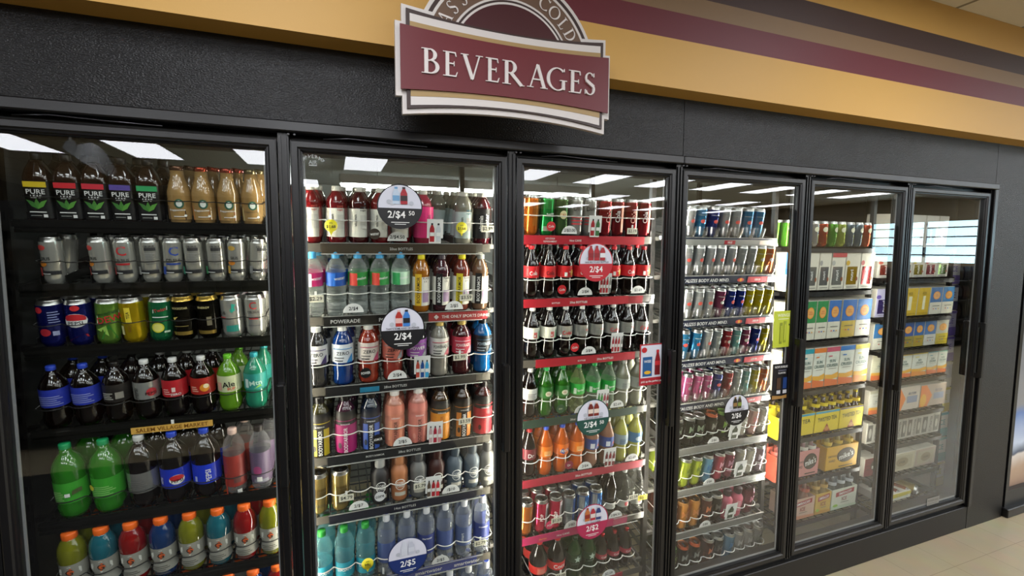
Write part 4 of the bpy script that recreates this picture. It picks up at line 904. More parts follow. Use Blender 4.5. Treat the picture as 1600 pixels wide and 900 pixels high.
def tea(w, h): return [('r', 0, h * .9, w, h, 'l#3a9ab8'), ('t', 'TWISTED TEA', w * .5, h * .62, h * .2, 'l#23301c', .05, w * .8), ('p', [(w * .35, 0), (w * .5, h * .4), (w * .66, 0)], 'l#9a4a2c'), ('d', w * .5, h * .14, w * .1, h * .1, 'l#c88a50')]
def tea2(w, h): return [('r', 0, h * .93, w, h, 'l#4a3a6a'), ('t', 'TWISTED TEA', w * .5, h * .64, h * .2, 'l#23301c', .05, w * .8), ('p', [(w * .35, 0), (w * .5, h * .4), (w * .66, 0)], 'l#a8583c'), ('d', w * .5, h * .14, w * .1, h * .1, 'l#d09a60')]
def mike(c): 
    def f(w, h): return [('d', w * .62, h * .56, w * .29, h * .32, 'l#1c1712'), ('d', w * .62, h * .56, w * .26, h * .28, 'l#3a3022'), ('t', "mike's", w * .62, h * .56, h * .26, W_, .18, w * .46), ('t', 'LEMONADE', w * .18, h * .6, h * .08, 'l#2a2218', 0, w * .26), ('t', 'HARD', w * .18, h * .4, h * .1, 'l#2a2218', 0, w * .2), ('r', w * .4, h * .08, w * .85, h * .12, 'l#2a2218')]
    return f
def ice(c): 
    def f(w, h): return [('p', [(w * .15, h * .62), (w * .88, h * .72), (w * .88, h * .95), (w * .15, h * .85)], 'l#9c2030'), ('t', 'SMIRNOFF', w * .52, h * .785, h * .14, W_, .07, w * .62), ('t', 'ICE', w * .5, h * .48, h * .18, 'l#8a2030', 0, w * .4), ('p', [(0, 0), (w, 0), (w, h * .12), (0, h * .2)], 'l' + c), ('d', w * .15, h * .2, w * .1, h * .07, 'l#8ab83a'), ('r', w * .35, h * .3, w * .68, h * .33, 'l#77756c')]
    return f
packs(3.15, 3.432, .743, .128, 'b#d9c22a', tea, 'yellow tea carrier half hidden by the door frame, fifth shelf, fifth door', 'q#3a1a0a', '#e0c820', 'brown bottle with yellow neck label', 2)
packs(3.436, 3.634, .743, .128, 'b#dcc52a', tea, 'yellow tea carrier with blue top edge, fifth shelf, fifth door', 'q#3a1a0a', '#e0c820', 'brown bottle with yellow neck label')
packs(3.638, 3.84, .743, .128, 'b#dcc52a', tea2, 'yellow tea carrier with purple top edge, fifth shelf, fifth door', 'q#3a1a0a', '#d8b820', 'brown bottle with amber neck label')
packs(3.15, 3.296, .500, .15, 'b#c8503a', mike('#c8503a'), 'red lemonade carrier at the left end, sixth shelf, fifth door', 'q#b85040', '#c85a48', 'red bottle with red neck label', 2)
packs(3.30, 3.488, .500, .155, 'b#c88a84', mike('#c88a84'), 'pink lemonade carrier, sixth shelf, fifth door', 'q#c8a0a0', '#d8d4c4', 'pale bottle with cream neck label')
packs(3.545, 3.815, .500, .145, 'b#cfa02a', mike('#cfa02a'), 'golden lemonade carrier, sixth shelf, fifth door', 'q#c8b460', '#d0b040', 'pale bottle with gold neck label')
packs(3.28, 3.474, .248, .125, 'b#c9a894', ice('#c88a6a'), 'pinkish iced drink carrier at left, bottom shelf, fifth door', 'q#a87868', '#b05a4a', 'peach bottle with red neck label', 2)
packs(3.478, 3.609, .248, .128, 'b#c8a44c', ice('#b8862a'), 'tan and gold iced drink carrier, bottom shelf, fifth door', 'q#a88a50', '#c09a50', 'amber bottle with gold neck label', 2)
packs(3.613, 3.83, .248, .128, 'b#cfd2c2', ice('#b8c8b0'), 'white iced drink carrier, bottom shelf, fifth door', 'q#6a6c68', '#b8bcc0', 'grey bottle with silver neck label')
# top shelf of the fifth door: cans
its = [('p', [(-.02, .0), (.02, .0), (.01, .05)], 'l#c8d84a'), ('d', .0, .075, .014, .014, 'l#e8e8c8')]
can('t_grn', .14, .03, 'm#5aa02c', 'green fruit print can', its); can('t_lim', .14, .03, 'm#a8b84a', 'lime print can', its); can('t_clr', .14, .03, 'm#6a7c84', 'blue grey can', its); can('t_org', .14, .03, 'm#b84a28', 'orange print can', its); can('t_sil', .14, .03, 'm#b8b4ac', 'silver can', its)
row(4, 0, 1.803, radians(4), list(zip([3.17, 3.29, 3.36, 3.43, 3.50, 3.57, 3.64, 3.71, 3.78], ['t_grn', 't_org', 't_sil', 't_org', 't_grn', 't_lim', 't_clr', 't_clr', 't_org'])), rows=2, y0=.17)
# door 6
g6 = 'cartons behind the rightmost door'
for k, z in enumerate((1.800, 1.615, 1.375, 1.176, .985, .770, .584, .372, .20)): shelf(5, k, z, radians(3), None, 'box')
for a, b_, lk, c in ((4.18, 4.33, 'left', '#b8b8b0'), (4.332, 4.46, 'middle', '#8a6a5a'), (4.462, 4.56, 'right', '#a8a8b8')):
    carton(a, b_, 1.803, .20, .14, 'b#d4d0c6', nutrl(c), 'pale tall carton, %s one on top shelf, rightmost door' % lk, g6, y=.17)
for a, b_, lk, c in ((4.12, 4.24, 'grey can', '#9a9a94'), (4.242, 4.36, 'yellow can', '#c8b040'), (4.362, 4.48, 'red can', '#b8505a'), (4.482, 4.60, 'green can', '#7a9a5a')):
    carton(a, b_, 1.618, .13, .14, 'b#d2cfc2', nutrl(c), 'low cream carton picturing %s, second shelf, rightmost door' % lk, g6, y=.17)
def plainyel(w, h): return [('r', w * .4, h * .2, w * .62, h * .7, 'l#e8e4c0'), ('t', 'ICE', w * .5, h * .8, h * .1, 'l#7a6a2a'), ('r', w * .1, h * .05, w * .9, h * .09, 'l#b89a20')]
carton(4.16, 4.31, 1.378, .178, .14, 'b#cfae2a', plainyel, 'yellow carton with pale stripe, third shelf, rightmost door', g6, y=.17)
carton(4.312, 4.43, 1.378, .178, .14, 'b#cfae2a', plainyel, 'second yellow carton beside the blue one, third shelf, rightmost door', g6, y=.17)
carton(4.434, 4.556, 1.378, .178, .14, 'l#3a70a8', noon('#3a70a8'), 'blue and white carton beside the yellow one, third shelf, rightmost door', g6, y=.17)
carton(4.558, 4.68, 1.378, .178, .14, 'l#4a80b0', noon('#4a80b0'), 'blue and white carton at right end, third shelf, rightmost door', g6, y=.17)
for a, b_, lk, c, lo in ((4.18, 4.296, 'blue top, gold foot', '#3a5a9c', '#9a8a3c'), (4.298, 4.40, 'blue top, gold foot, partly behind frame', '#3a6aa8', '#b09a3c'), (4.402, 4.52, 'blue top, white foot', '#4a78b0', '#d0d0c4'), (4.522, 4.65, 'yellow and white front', '#c8c8b8', '#c8b43c')):
    carton(a, b_, 1.179, .165, .14, 'l' + c, noon(c, lo), 'carton with %s, fourth shelf, rightmost door' % lk, g6, y=.17)
for a, b_, lk, c in ((4.16, 4.298, 'amber', '#d8b83a'), (4.30, 4.45, 'yellow', '#e0cc3a'), (4.452, 4.56, 'teal', '#3a9aa8'), (4.562, 4.66, 'green', '#5aa088')):
    carton(a, b_, .988, .165, .14, 'b#cfd4c8', cruiser(c), 'pale sunset carton with %s top band, fifth shelf, rightmost door' % lk, g6, y=.17)
def orr(w, h): return [('p', [(0, 0), (w * .3, 0), (w * .45, h * .5), (w * .2, h), (0, h)], 'l#e0803a'), ('d', w * .12, h * .3, w * .12, h * .3, 'l#e8b040'), ('r', w * .5, h * .3, w * .9, h * .6, 'l#8a94a8'), ('t', 'SELTZER', w * .68, h * .72, h * .1, 'l#4a5a78', 0, w * .5)]
carton(4.15, 4.405, .773, .155, .2, 'b#c9beb0', orr, 'orange and grey seltzer carton, sixth shelf, rightmost door', g6, y=.17)
carton(4.41, 4.68, .773, .150, .2, 'b#b8a898', orr, 'greyish seltzer carton at right, sixth shelf, rightmost door', g6, y=.17)
def cut(w, h): return [('r', w * .04, h * .1, w * .3, h * .9, 'l#55534e'), ('d', w * .17, h * .5, w * .08, h * .25, 'l#a8a69c'), ('t', 'CUTWATER', w * .5, h * .5, w * .14, 'l#2a2926', pi / 2, h * .8), ('r', w * .66, h * .1, w * .92, h * .9, 'l#6a6862'), ('d', w * .79, h * .5, w * .07, h * .22, 'l#b8b4a4')]
for a, b_, lk in ((4.15, 4.30, 'left'), (4.302, 4.445, 'middle'), (4.447, 4.636, 'right')):
    carton(a, b_, .587, .138, .2, 'b#b8b5aa', cut, '%s grey carton with tall dark lettering, seventh shelf, rightmost door' % lk, g6, y=.17)
def bei(w, h): return [('r', w * .1, h * .12, w * .9, h * .86, 'l#a8a088'), ('d', w * .5, h * .5, w * .24, h * .26, 'l#8a8066'), ('t', 'LAGER', w * .5, h * .5, h * .12, 'l#3a3428', 0, w * .4)]
for a, b_, lk, c in ((4.15, 4.404, 'beige', '#b8b098'), (4.41, 4.62, 'brownish', '#a8988a')):
    carton(a, b_, .375, .122, .2, 'b' + c, bei, '%s carton, eighth shelf, rightmost door' % lk, g6, y=.17)
for n, (x, c) in enumerate(((4.20, '#b8503a'), (4.29, '#c86a3a'), (4.38, '#a89040'))):
    can('fl%d' % n, .122, .033, 'm' + c, 'can lying on its side with %s print' % ('red', 'orange', 'olive')[n], [('r', -.02, .02, .02, .03, W_)])
    place('fl%d' % n, (x, .26, .238), (radians(93), 0, .3), 'can lying on its side with %s print, bottom of rightmost door' % ('red', 'orange', 'olive')[n], 'cans lying on the bottom shelf', True)
def yl(w, h): return [('p', [(0, h * .3), (w, h * .5), (w, h), (0, h)], 'l#c8b82a')]
carton(4.06, 4.34, .205, .05, .25, 'b#d0cfb8', yl, 'flat white and yellow carton, bottom of rightmost door', g6, y=.14)
for z, hh, fn_, body, lk in ((1.618, .13, nutrl('#c8503a'), 'b#d2cfc2', 'cream carton with red can, second'), (1.378, .178, nutrl('#5a4a98'), 'l#b8b4d0', 'lavender and violet carton, third'), (1.179, .165, noon('#3a78b0'), 'l#3a78b0', 'blue carton with orange disc, fourth'),
                            (.988, .165, cruiser('#c8c4a8'), 'b#cfcdb4', 'pale tan carton, fifth'), (.773, .155, cruiser('#a8a48c'), 'b#c8c8bc', 'white carton, sixth'), (.587, .138, cut, 'b#b8b5aa', 'grey lettered carton, seventh'), (.375, .122, mike('#8a2a2a'), 'b#6a3030', 'dark red carton, eighth')):
    carton(3.95, 4.12, z, hh, .2, body, fn_, lk + ' shelf, at far left of rightmost door', g6, y=.19)
carton(4.00, 4.176, 1.803, .20, .14, 'b#c4c8b8', nutrl('#8a9a6a'), 'pale green tall carton, far left of top shelf, rightmost door', g6, y=.17)
# stack of cases at the right end inside the cooler
for n, (c, c2, lk) in enumerate((('#b8a840', '#d8d4c8', 'yellow'), ('#4a9a94', '#d0d0c8', 'teal'), ('#4a9aa0', '#d4d4cc', 'second teal'), ('#c0b03a', '#d4d0c0', 'second yellow'), ('#c8c8c4', '#b8b8c8', 'plain pale'), ('#6a5aa8', '#c0bcd0', 'lavender'), ('#5a4a98', '#b0acc8', 'violet'), ('#3a3a6a', '#c8c8d0', 'navy'), ('#6a5aa0', '#c8c8cc', 'topmost lilac'))):
    z = .16 + n * .175
    def f(w, h, c=c): return [('r', 0, 0, w, h * .35, 'l' + c), ('t', 'ICE', w * .5, h * .6, h * .22, 'l' + c), ('r', 0, h * .9, w, h, 'l' + c)]
    carton(4.70, 4.84, z, .174, .3, 'b' + c2, f, '%s banded case in the tall stack at right end of cooler' % lk, 'cases stacked at the right end', y=.22, tilt=0)

# ------------------------------------------------------------------ price tags, picture cards, stickers
def halfdisc(x, z, txt, label, r=.036, y=.113, tilt=D2T, w=None):
    mb = MB(); n = 16; r2 = r * .95
    pts = [(r * cos(pi * j / n), r2 * sin(pi * j / n)) for j in range(n + 1)]
    mb.rings([[(p[0], q, p[1]) for p in pts] for q in (0, .0012)], WHITE, True, True)
    art(mb, [('t', txt, 0, r * .4, r * .42, K, 0, r * 1.5)], flat(0, -.0002, 0), seg=0)
    o = mb.obj('price_tag'); o.location = (x, y, z); o.rotation_euler = (tilt, 0, 0)
    tag(o, label, 'price tag', 'white half round price tags')
def recttag(x, z, txt, label, w=.052, h=.026, y=.105, c='l#dcd9c4', rot=0, tc=K):
    mb = MB(); mb.box((-w / 2, 0, -h / 2), (w / 2, .001, h / 2), M(c)); art(mb, [('t', txt, 0, 0, h * .62, tc, 0, w * .88)], flat(0, -.0002, 0), seg=0)
    mb.box((-.004, .0012, h / 2 - .002), (.004, .003, h / 2 + .014), WHITE)
    o = mb.obj('price_tag'); o.location = (x, y, z); o.rotation_euler = (radians(6), rot, 0); tag(o, label, 'price tag', 'small rectangular price tags')
dn = ['second', 'third', 'fourth']
for x, z, t_, k in ((1.126, 1.815, '2/$4.50', 0), (.965, 1.553, '2/$4', 1), (1.341, 1.549, '2/$5', 1), (1.118, 1.292, '2/$4', 2), (1.134, 1.028, '2/$5', 3), (.967, .802, '2/$7', 4), (1.323, .802, '/$10', 4), (.907, .515, '$.99', 5), (1.278, .512, '2/$5', 5)):
    halfdisc(x, z, t_, 'white half round tag reading %s, %s shelf, %s side of second door' % (t_, ON[k], 'left' if x < 1.13 else 'right'))
for x, z, t_, k in ((1.844, 1.852, '2/$3.00', 0), (1.924, 1.588, '2/$4', 1), (2.197, 1.588, '$2.69', 1), (1.948, 1.326, '2/$4', 2), (1.917, 1.064, '2/$4', 3), (2.100, 1.066, '$2.69', 3), (1.938, .800, '2/$4', 4), (2.188, .800, '$2.69', 4), (1.874, .537, '2/$2', 5), (2.105, .537, '2/$4.50', 5), (2.075, .255, '$2.59', 6)):
    halfdisc(x, z, t_, 'white half round tag reading %s, %s shelf, %s side of third door' % (t_, ON[k], 'left' if x < 2.0 else 'right'))
for x, z, t_, k in ((2.674, .815, '2/$6', 5), (2.655, .602, '2/$6', 6), (2.64, .38, '2/$6', 7), (2.61, .15, '2/$6', 8)):
    halfdisc(x, z, t_, 'white half round tag reading %s, %s shelf, fourth door' % (t_, ON[k]), tilt=D4T)
for x, z, t_, d_ in ((.839, 1.608, '$2.29', 'second'), (1.388, 1.595, '$3.59', 'second'), (1.361, 1.358, '$2.99', 'second'), (1.381, 1.094, '$3.59', 'second'), (.924, .858, '$4.79', 'second'), (1.199, .855, '$5.79', 'second'), (1.445, .564, '$2.79', 'second'), (1.477, 1.866, '$2.99', 'second'),
                     (2.154, 1.868, '$2.19', 'third'), (1.797, .590, '$1.59', 'third'), (1.82, .325, '$3.09', 'third'), (2.198, .622, '$2.59', 'third')):
    recttag(x, z, t_, 'small cream tag reading %s at height of %s drinks row, %s door' % (t_, 'upper' if z > 1.3 else 'middle' if z > .8 else 'lower', d_))
recttag(.39, 1.196, 'SALEM VILLAGE MARKET', 'amber strip reading SALEM VILLAGE MARKET on a dark shelf edge', w=.228, h=.022, y=.118, c='l#d8a850', tc='l#7a4a10')
bpy.context.scene.collection.objects[-1]['group'] = ''
del bpy.context.scene.collection.objects[-1]['group']
def yellowtag(x, z, t_, label, y=.105):
    mb = MB(); mb.lathe([(.022, 0), (.022, .001)], 'l#e6d82a', 20)
    for i, p in enumerate(mb.v): mb.v[i] = (p[0], p[2], p[1])
    mb.v = [(p[0], .001 - p[1], p[2]) for p in mb.v]
    mb.add([(-.008, .0005, -.018), (.008, .0005, -.018), (0, .0005, -.034)], [(0, 1, 2)], 'l#e6d82a')
    art(mb, [('t', 'only', 0, .009, .007, K), ('t', t_, 0, -.004, .012, K, 0, .034)], flat(0, -.0004, 0), seg=0)
    o = mb.obj('price_sticker'); o.location = (x, y, z); tag(o, label, 'price sticker')
yellowtag(.896, 1.867, '$1.68', 'yellow round price sticker among red drinks, top left of second door'); yellowtag(1.371, 1.869, '$1.68', 'yellow round price sticker on cloudy drink, top right of second door')
yellowtag(.994, .582, '99c', 'yellow round sticker reading 99c by green capped water'); recttag(2.249, .611, '2/$5', 'small yellow tag sticking out at right of third door', c='l#e0d030')
del COL.objects[-1]['group']
# picture cards standing on the strips
def card(x, z, cols, label, w=.062, h=.072, y=.108, tilt=D2T, kind='b'):
    mb = MB(); mb.box((-w / 2, 0, -.008), (w / 2, .001, h - .008), WHITE)
    L = []
    n = len(cols); pw = w / (n + .6)
    for j, c in enumerate(cols):
        u = -w / 2 + (j + .8) * pw; q = pw * .38
        L += [('r', u - q, -.022, u + q, .028, 'l' + c), ('p', [(u - q, .028), (u + q, .028), (u + q * .4, .042), (u - q * .4, .042)], 'l' + c), ('r', u - q * .4, .042, u + q * .4, .049, 'l#1a1a1a'), ('r', u - q * .9, .0, u + q * .9, .014, W_)]
    mb.box((-w / 2 + .008, 0, -.028), (w / 2 - .008, .0008, -.008), WHITE)
    art(mb, L, flat(0, -.0002, 0), seg=0)
    o = mb.obj('picture_card'); o.location = (x, y, z); o.rotation_euler = (tilt, 0, 0); tag(o, label, 'picture card', 'white picture cards on shelf edges')
card(1.267, 1.835, ['#a82028', '#c8ccd0'], 'white card picturing red and clear bottles, top shelf, second door')
card(1.212, 1.312, ['#b84a3c', '#1f4a8c', '#3a9ac8'], 'white card picturing red and blue bottles, third shelf, second door')
card(1.259, 1.045, ['#c8a8a8', '#a82038', '#c8888c'], 'white card picturing pink bottles, fourth shelf, second door')
card(1.250, .825, ['#5a4a3a', '#a8242c', '#c83038'], 'white card picturing dark and red shakes, fifth shelf, second door')
card(1.964, 1.868, ['#a82028', '#3a6a3a'], 'white card picturing two cans, top shelf, third door')
for x, z, k in ((2.021, 1.618, 'second'), (2.087, 1.35, 'third')): card(x, z, ['#a01c24', '#a01c24', '#b02028', '#8a8a84'], 'white card picturing cola bottles, %s shelf, third door' % k)
card(2.019, 1.097, ['#2f8a3c', '#3a9a40', '#a83a50', '#8a2030'], 'white card picturing green and red bottles, fourth shelf, third door')
card(2.063, .820, ['#6a2024', '#8a2a2c', '#7a2428'], 'white card picturing three maroon bottles, fifth shelf, third door')
for x, z, k in ((2.803, .842, 'sixth'), (2.85, .635, 'seventh'), (2.80, .415, 'eighth')): card(x, z, ['#2a3a20'], 'white card picturing one dark can, %s shelf, fourth door' % k, w=.075, tilt=D4T)
# little round logo discs on the strips
def disc(x, z, c, label, txt=None, tc=W_, r=.02, y=.110):
    mb = MB(); n = 18
    mb.rings([[(r * cos(2 * pi * j / n), q, r * sin(2 * pi * j / n)) for j in range(n)] for q in (0, .001)], M(c), True, True)
    if txt: art(mb, [('t', txt, 0, 0, r * .5, tc, .1, r * 1.6)], flat(0, -.0003, 0), seg=0)
    o = mb.obj('logo_disc'); o.location = (x, y, z); o.rotation_euler = (radians(5), 0, 0); tag(o, label, 'logo disc')
disc(1.757, 1.882, 'l#c4222a', 'red logo disc on top shelf edge of third door', 'Cola'); disc(1.811, 1.615, 'l#c4222a', 'red logo disc on second shelf edge of third door', 'Cola'); disc(1.877, 1.36, 'l#c4222a', 'red logo disc on third shelf edge of third door', 'Cola')
disc(1.812, 1.093, 'l#1f4a2c', 'dark green logo disc on fourth shelf edge of third door', 'Dry', 'l#e0d8c0'); disc(1.857, .832, 'l#8a2038', 'maroon logo disc on fifth shelf edge of third door', 'Dr'); disc(1.766, .572, 'l#c82858', 'raspberry logo disc on sixth shelf edge of third door', 'POP')
disc(1.045, 1.840, 'l#3a2f24', 'dark brown logo disc on top shelf edge of second door', 'water'); disc(1.003, 1.325, 'l#101010', 'black logo disc on third shelf edge of second door', 'POWER'); disc(1.042, 1.065, 'l#16120f', 'black logo disc on fourth shelf edge of second door', 'ARMOR'); disc(1.045, .838, 'l#d8d8d8', 'white logo disc on fifth shelf edge of second door', 'core', K)

def bottle_pic(u, v, s, c, c2=None):
    return [('r', u - .2 * s, v, u + .2 * s, v + .62 * s, 'l' + c), ('p', [(u - .2 * s, v + .62 * s), (u + .2 * s, v + .62 * s), (u + .08 * s, v + .88 * s), (u - .08 * s, v + .88 * s)], 'l' + c), ('r', u - .09 * s, v + .88 * s, u + .09 * s, v + s, 'l' + (c2 or c)), ('r', u - .2 * s, v + .2 * s, u + .2 * s, v + .5 * s, 'l' + (c2 or '#d8d8d4'))]
def sticker(x, z, r, rim, low, txt, pics, label, line=None):
    mb = MB(); n = 36; y = .0215
    circ = [(cos(2 * pi * j / n), sin(2 * pi * j / n)) for j in range(n)]
    mb.rings([[(r * a, q, r * b_) for a, b_ in circ] for q in (-.0004, .0)], M(rim), True, True)
    f = flat(0, -.0005, 0, .0003); r2 = r * .945
    a0 = math.asin(-.08)
    top = [(r2 * cos(a), r2 * sin(a)) for a in [a0 + (pi - 2 * a0) * j / 28 for j in range(29)]]
    bot = [(r2 * cos(a), r2 * sin(a)) for a in [pi - a0 + (pi + 2 * a0) * j / 28 for j in range(29)]]
    L = [('p', top, 'l#cfd0da'), ('p', bot, low), ('t', txt.replace('.50', ''), (-.16 * r if '.50' in txt else 0), -.38 * r, .36 * r, W_, 0, 1.1 * r), ('r', -.4 * r, -.72 * r, .4 * r, -.69 * r, W_), ('r', -.25 * r, -.80 * r, .25 * r, -.775 * r, W_)]
    L += [('d', -.48 * r, .2 * r, .11 * r, .10 * r, 'l#b0b4bc'), ('d', -.34 * r, .12 * r, .09 * r, .08 * r, 'l#bcc0c8'), ('d', .5 * r, .15 * r, .1 * r, .1 * r, 'l#b4b8c0')]
    n_ = len(pics)
    for j, (c, c2) in enumerate(pics): L += bottle_pic((j - (n_ - 1) / 2) * r * .34, .1 * r, r * .76, c, c2)
    if '.50' in txt: L.append(('t', '50', .50 * r, -.29 * r, .20 * r, W_))
    if line: L.append(('t', line, 0, .01 * r, .09 * r, K, 0, 1.5 * r))
    mb2 = mb; art(mb2, L, f, seg=0)
    o = mb2.obj('promotional_sticker'); o.location = (x, y, z); tag(o, label, 'round sticker', 'round promotional stickers on the glass')
sticker(1.126, 1.935, .079, 'l#0e0e10', 'l#111113', '2/$4.50', [('#b8c8d8', '#6a9ac0'), ('#a0202a', '#2a2020')], 'round black and white sticker reading 2/$4.50 on second door, upper one')
sticker(1.129, 1.500, .079, 'l#0e0e10', 'l#111113', '2/$4', [('#a83028', '#d8b0a8'), ('#3a78c0', '#1c1c20')], 'round black rimmed sticker reading 2/$4 on second door, middle one', "THAT'S SOME KIND OF POWER")
sticker(1.135, .633, .074, 'l#1a2850', 'l#1d2f66', '2/$5', [('#c8ccd4', '#c8ccd4'), ('#b8bcc8', '#c8ccd4')], 'round navy rimmed sticker reading 2/$5, lowest on second door')
sticker(1.923, 1.733, .080, 'l#b4202c', 'l#b4202c', '2/$4', [('#a01c24', '#8a181e'), ('#a8202a', '#8a181e'), ('#a01c24', '#d8d8d8')], 'round red rimmed sticker reading 2/$4 high on third door', '100% RECYCLED* BOTTLES')
sticker(1.922, 1.071, .080, 'l#1c4038', 'l#1d4a40', '2/$4.50', [('#6a2420', '#d8c8b8'), ('#7a2a22', '#d8c8b8')], 'round dark green rimmed sticker reading 2/$4.50 on third door', 'ICE COLD ANY DAY')
sticker(1.928, .605, .079, 'l#a0244c', 'l#a8284e', '2/$2', [('#b86a3a', '#8a2a20'), ('#a82a3a', '#d8c8c0'), ('#2a3a70', '#c8c8d0')], 'round raspberry rimmed sticker reading 2/$2 low on third door', 'ICE COLD SODA')
sticker(2.721, 1.010, .078, 'l#0e0e10', 'l#111113', '2/$6', [('#2a2a1a', '#8a6a3a'), ('#3a3020', '#7a8a3a')], 'round black sticker reading 2/$6 on fourth door', 'UNLEASH THE BEAST')
def poster(x0, x1, z0, z1, body, items, label, name='glass_poster', y=.0205):
    mb = MB(); mb.box((0, -.0006, 0), (x1 - x0, .0, z1 - z0), M(body)); art(mb, items, flat(0, -.0008, 0, .0003), seg=0)
    o = mb.obj(name); o.location = (x0, y, z0); tag(o, label, 'poster')
w_, h_ = .131, .186
poster(2.150, 2.281, 1.185, 1.371, 'l#a82430', [('r', .006, .034, .125, .180, 'l#cfd2dc'), ('r', .016, .040, .066, .128, 'l#24588c'), ('t', 'WISE', .041, .108, .012, W_), ('d', .042, .058, .018, .008, 'l#d8a82a'), ('r', .08, .044, .108, .11, 'l#7a1820'), ('p', [(.08, .11), (.108, .11), (.1, .145), (.088, .145)], 'l#8a1c24'), ('r', .087, .145, .101, .158, 'l#b8242c'), ('r', .08, .088, .108, .108, 'l#c83038'), ('d', .022, .160, .014, .012, 'l#b8242c'), ('t', 'pick up the perfect pair', .066, .017, .012, W_, 0, .115)], 'red bordered poster of chip bag and cola bottle on third door')
poster(2.935, 3.066, 1.300, 1.484, 'l#b9c43a', [('t', 'WIIINGS', .066, .162, .016, 'l#e8ecc8', 0, .09), ('r', .03, .142, .10, .145, 'l#e8ecc8'), ('r', .042, .018, .060, .125, 'l#7f8a24'), ('r', .068, .024, .086, .132, 'l#8f9a2c'), ('r', .046, .03, .056, .11, 'l#a8b02c'), ('r', .072, .036, .082, .116, 'l#b4bc3c'), ('r', .100, .11, .116, .118, 'l#3a4a20')], 'lime green poster of two slim cans on fourth door')
poster(2.945, 3.072, 1.036, 1.216, 'l#131318', [('t', 'NOW AVAILABLE', .064, .164, .012, W_, 0, .1), ('t', 'FLAVORS', .064, .132, .009, W_, 0, .07), ('t', 'REFRESHING', .064, .145, .007, 'l#8a8a98', 0, .07), ('r', .03, .05, .056, .108, 'l#4a3424'), ('r', .072, .05, .098, .108, 'l#24407a'), ('r', .03, .026, .056, .044, 'l#c8c8cc'), ('r', .072, .026, .098, .044, 'l#c8c8cc'), ('p', [(0, 0), (.127, 0), (.127, .022), (.06, .014), (0, .02)], 'l#a07840')], 'black poster headed NOW AVAILABLE on fourth door')
mb = MB(); L = []
for j in range(7):
    a = pi * (.18 + .64 * j / 6); L.append(('t', 'BEVERAGE'[j], .034 * cos(pi - a) , .024 * sin(a), .011, 'l#a8aca8', (pi / 2 - a) * -.5))
L += [('t', 'AIR', 0, .004, .012, 'l#9a9e9a'), ('r', -.012, -.008, .012, -.004, 'l#9a9e9a')]
art(mb, L, flat(0, 0, 0), seg=0); o = mb.obj('etched_mark'); o.location = (.846, .0212, 2.065); tag(o, 'small frosted arched mark in the top left corner of second door', 'glass mark')
poster(4.285, 4.405, .215, .262, 'l#8f8d86', [('t', 'POWER EASE', .06, .030, .014, 'l#5a5852', 0, .1), ('r', .012, .010, .10, .013, 'l#6a6862')], 'small grey sticker at the foot of the rightmost door')
poster(2.325, 2.352, 1.835, 1.850, 'l#c8ccd8', [('r', .003, .003, .008, .012, 'l#223a70'), ('r', .011, .005, .024, .010, 'l#5a6a90')], 'tiny white label on the shelf upright right of third door', y=.135)

# ------------------------------------------------------------------ the beverages sign
SX = 1.461
def bow(zc, zm, x, hw):  # value at the corner, at the middle
    t_ = abs(x) / hw; return zm + (zc - zm) * t_ * t_
def band_poly(hw, tc, tm, bc, bm, n=16):
    xs = [-hw + 2 * hw * j / n for j in range(n + 1)]
    return [(x, bow(bc, bm, x, hw)) for x in xs] + [(x, bow(tc, tm, x, hw)) for x in reversed(xs)]
def strip_solid(mb, hw, tc, tm, bc, bm, y0, y1, mat, n=16):
    xs = [-hw + 2 * hw * j / n for j in range(n + 1)]
    mb.rings([[(x, y0, bow(bc, bm, x, hw)), (x, y1, bow(bc, bm, x, hw)), (x, y1, bow(tc, tm, x, hw)), (x, y0, bow(tc, tm, x, hw))] for x in xs], mat, True, True)
def arc_solid(mb, r0, r1, a0, a1, y0, y1, mat, n=40, zc=2.371):
    rr = []
    for j in range(n + 1):
        a = a0 + (a1 - a0) * j / n
        rr.append([(r0 * cos(a), y0, zc + r0 * sin(a)), (r0 * cos(a), y1, zc + r0 * sin(a)), (r1 * cos(a), y1, zc + r1 * sin(a)), (r1 * cos(a), y0, zc + r1 * sin(a))])
    mb.rings(rr, mat, True, True)
sign = thing('beverages_sign', 'layered maroon and white sign reading BEVERAGES on the soffit', 'sign', (SX, -.2, 0))
SW = M('l#d9d2cd'); SB = M('l#3b2a27'); ST = M('l#a98c5b'); SR = M('l#681c24'); STP = M('l#6a5140'); SMR = M('l#43141a')
mb = MB()
strip_solid(mb, .352, 2.517, 2.497, 2.195, 2.221, .0, .018, SW); strip_solid(mb, .371, 2.467, 2.452, 2.248, 2.262, .0006, .0175, SW)
arc_solid(mb, .0, .316, 0.0, pi, .0021, .0172, SW)
mb.obj('backing', sign)
mb = MB(); arc_solid(mb, .0, .304, .1, pi - .1, .0005, .002, SB); arc_solid(mb, .0, .292, .1, pi - .1, -.0005, .0005, SW); arc_solid(mb, .0, .283, .1, pi - .1, -.0015, -.0005, STP)
arc_solid(mb, .0, .220, .1, pi - .1, -.0025, -.0015, SW); arc_solid(mb, .0, .213, .1, pi - .1, -.0035, -.0025, SB); arc_solid(mb, .0, .206, .1, pi - .1, -.0045, -.0035, SW); arc_solid(mb, .0, .199, .1, pi - .1, -.0055, -.0045, SMR)
mb.obj('arch', sign)
mb = MB()
strip_solid(mb, .339, 2.504, 2.481, 2.211, 2.238, -.0065, .0, SB); strip_solid(mb, .328, 2.490, 2.475, 2.222, 2.243, -.0075, -.0065, SW); strip_solid(mb, .328, 2.467, 2.454, 2.248, 2.264, -.0085, -.0075, ST)
mb.obj('panel', sign)
mb = MB(); strip_solid(mb, .358, 2.453, 2.439, 2.265, 2.279, -.0145, -.0085, SR); mb.obj('banner', sign)
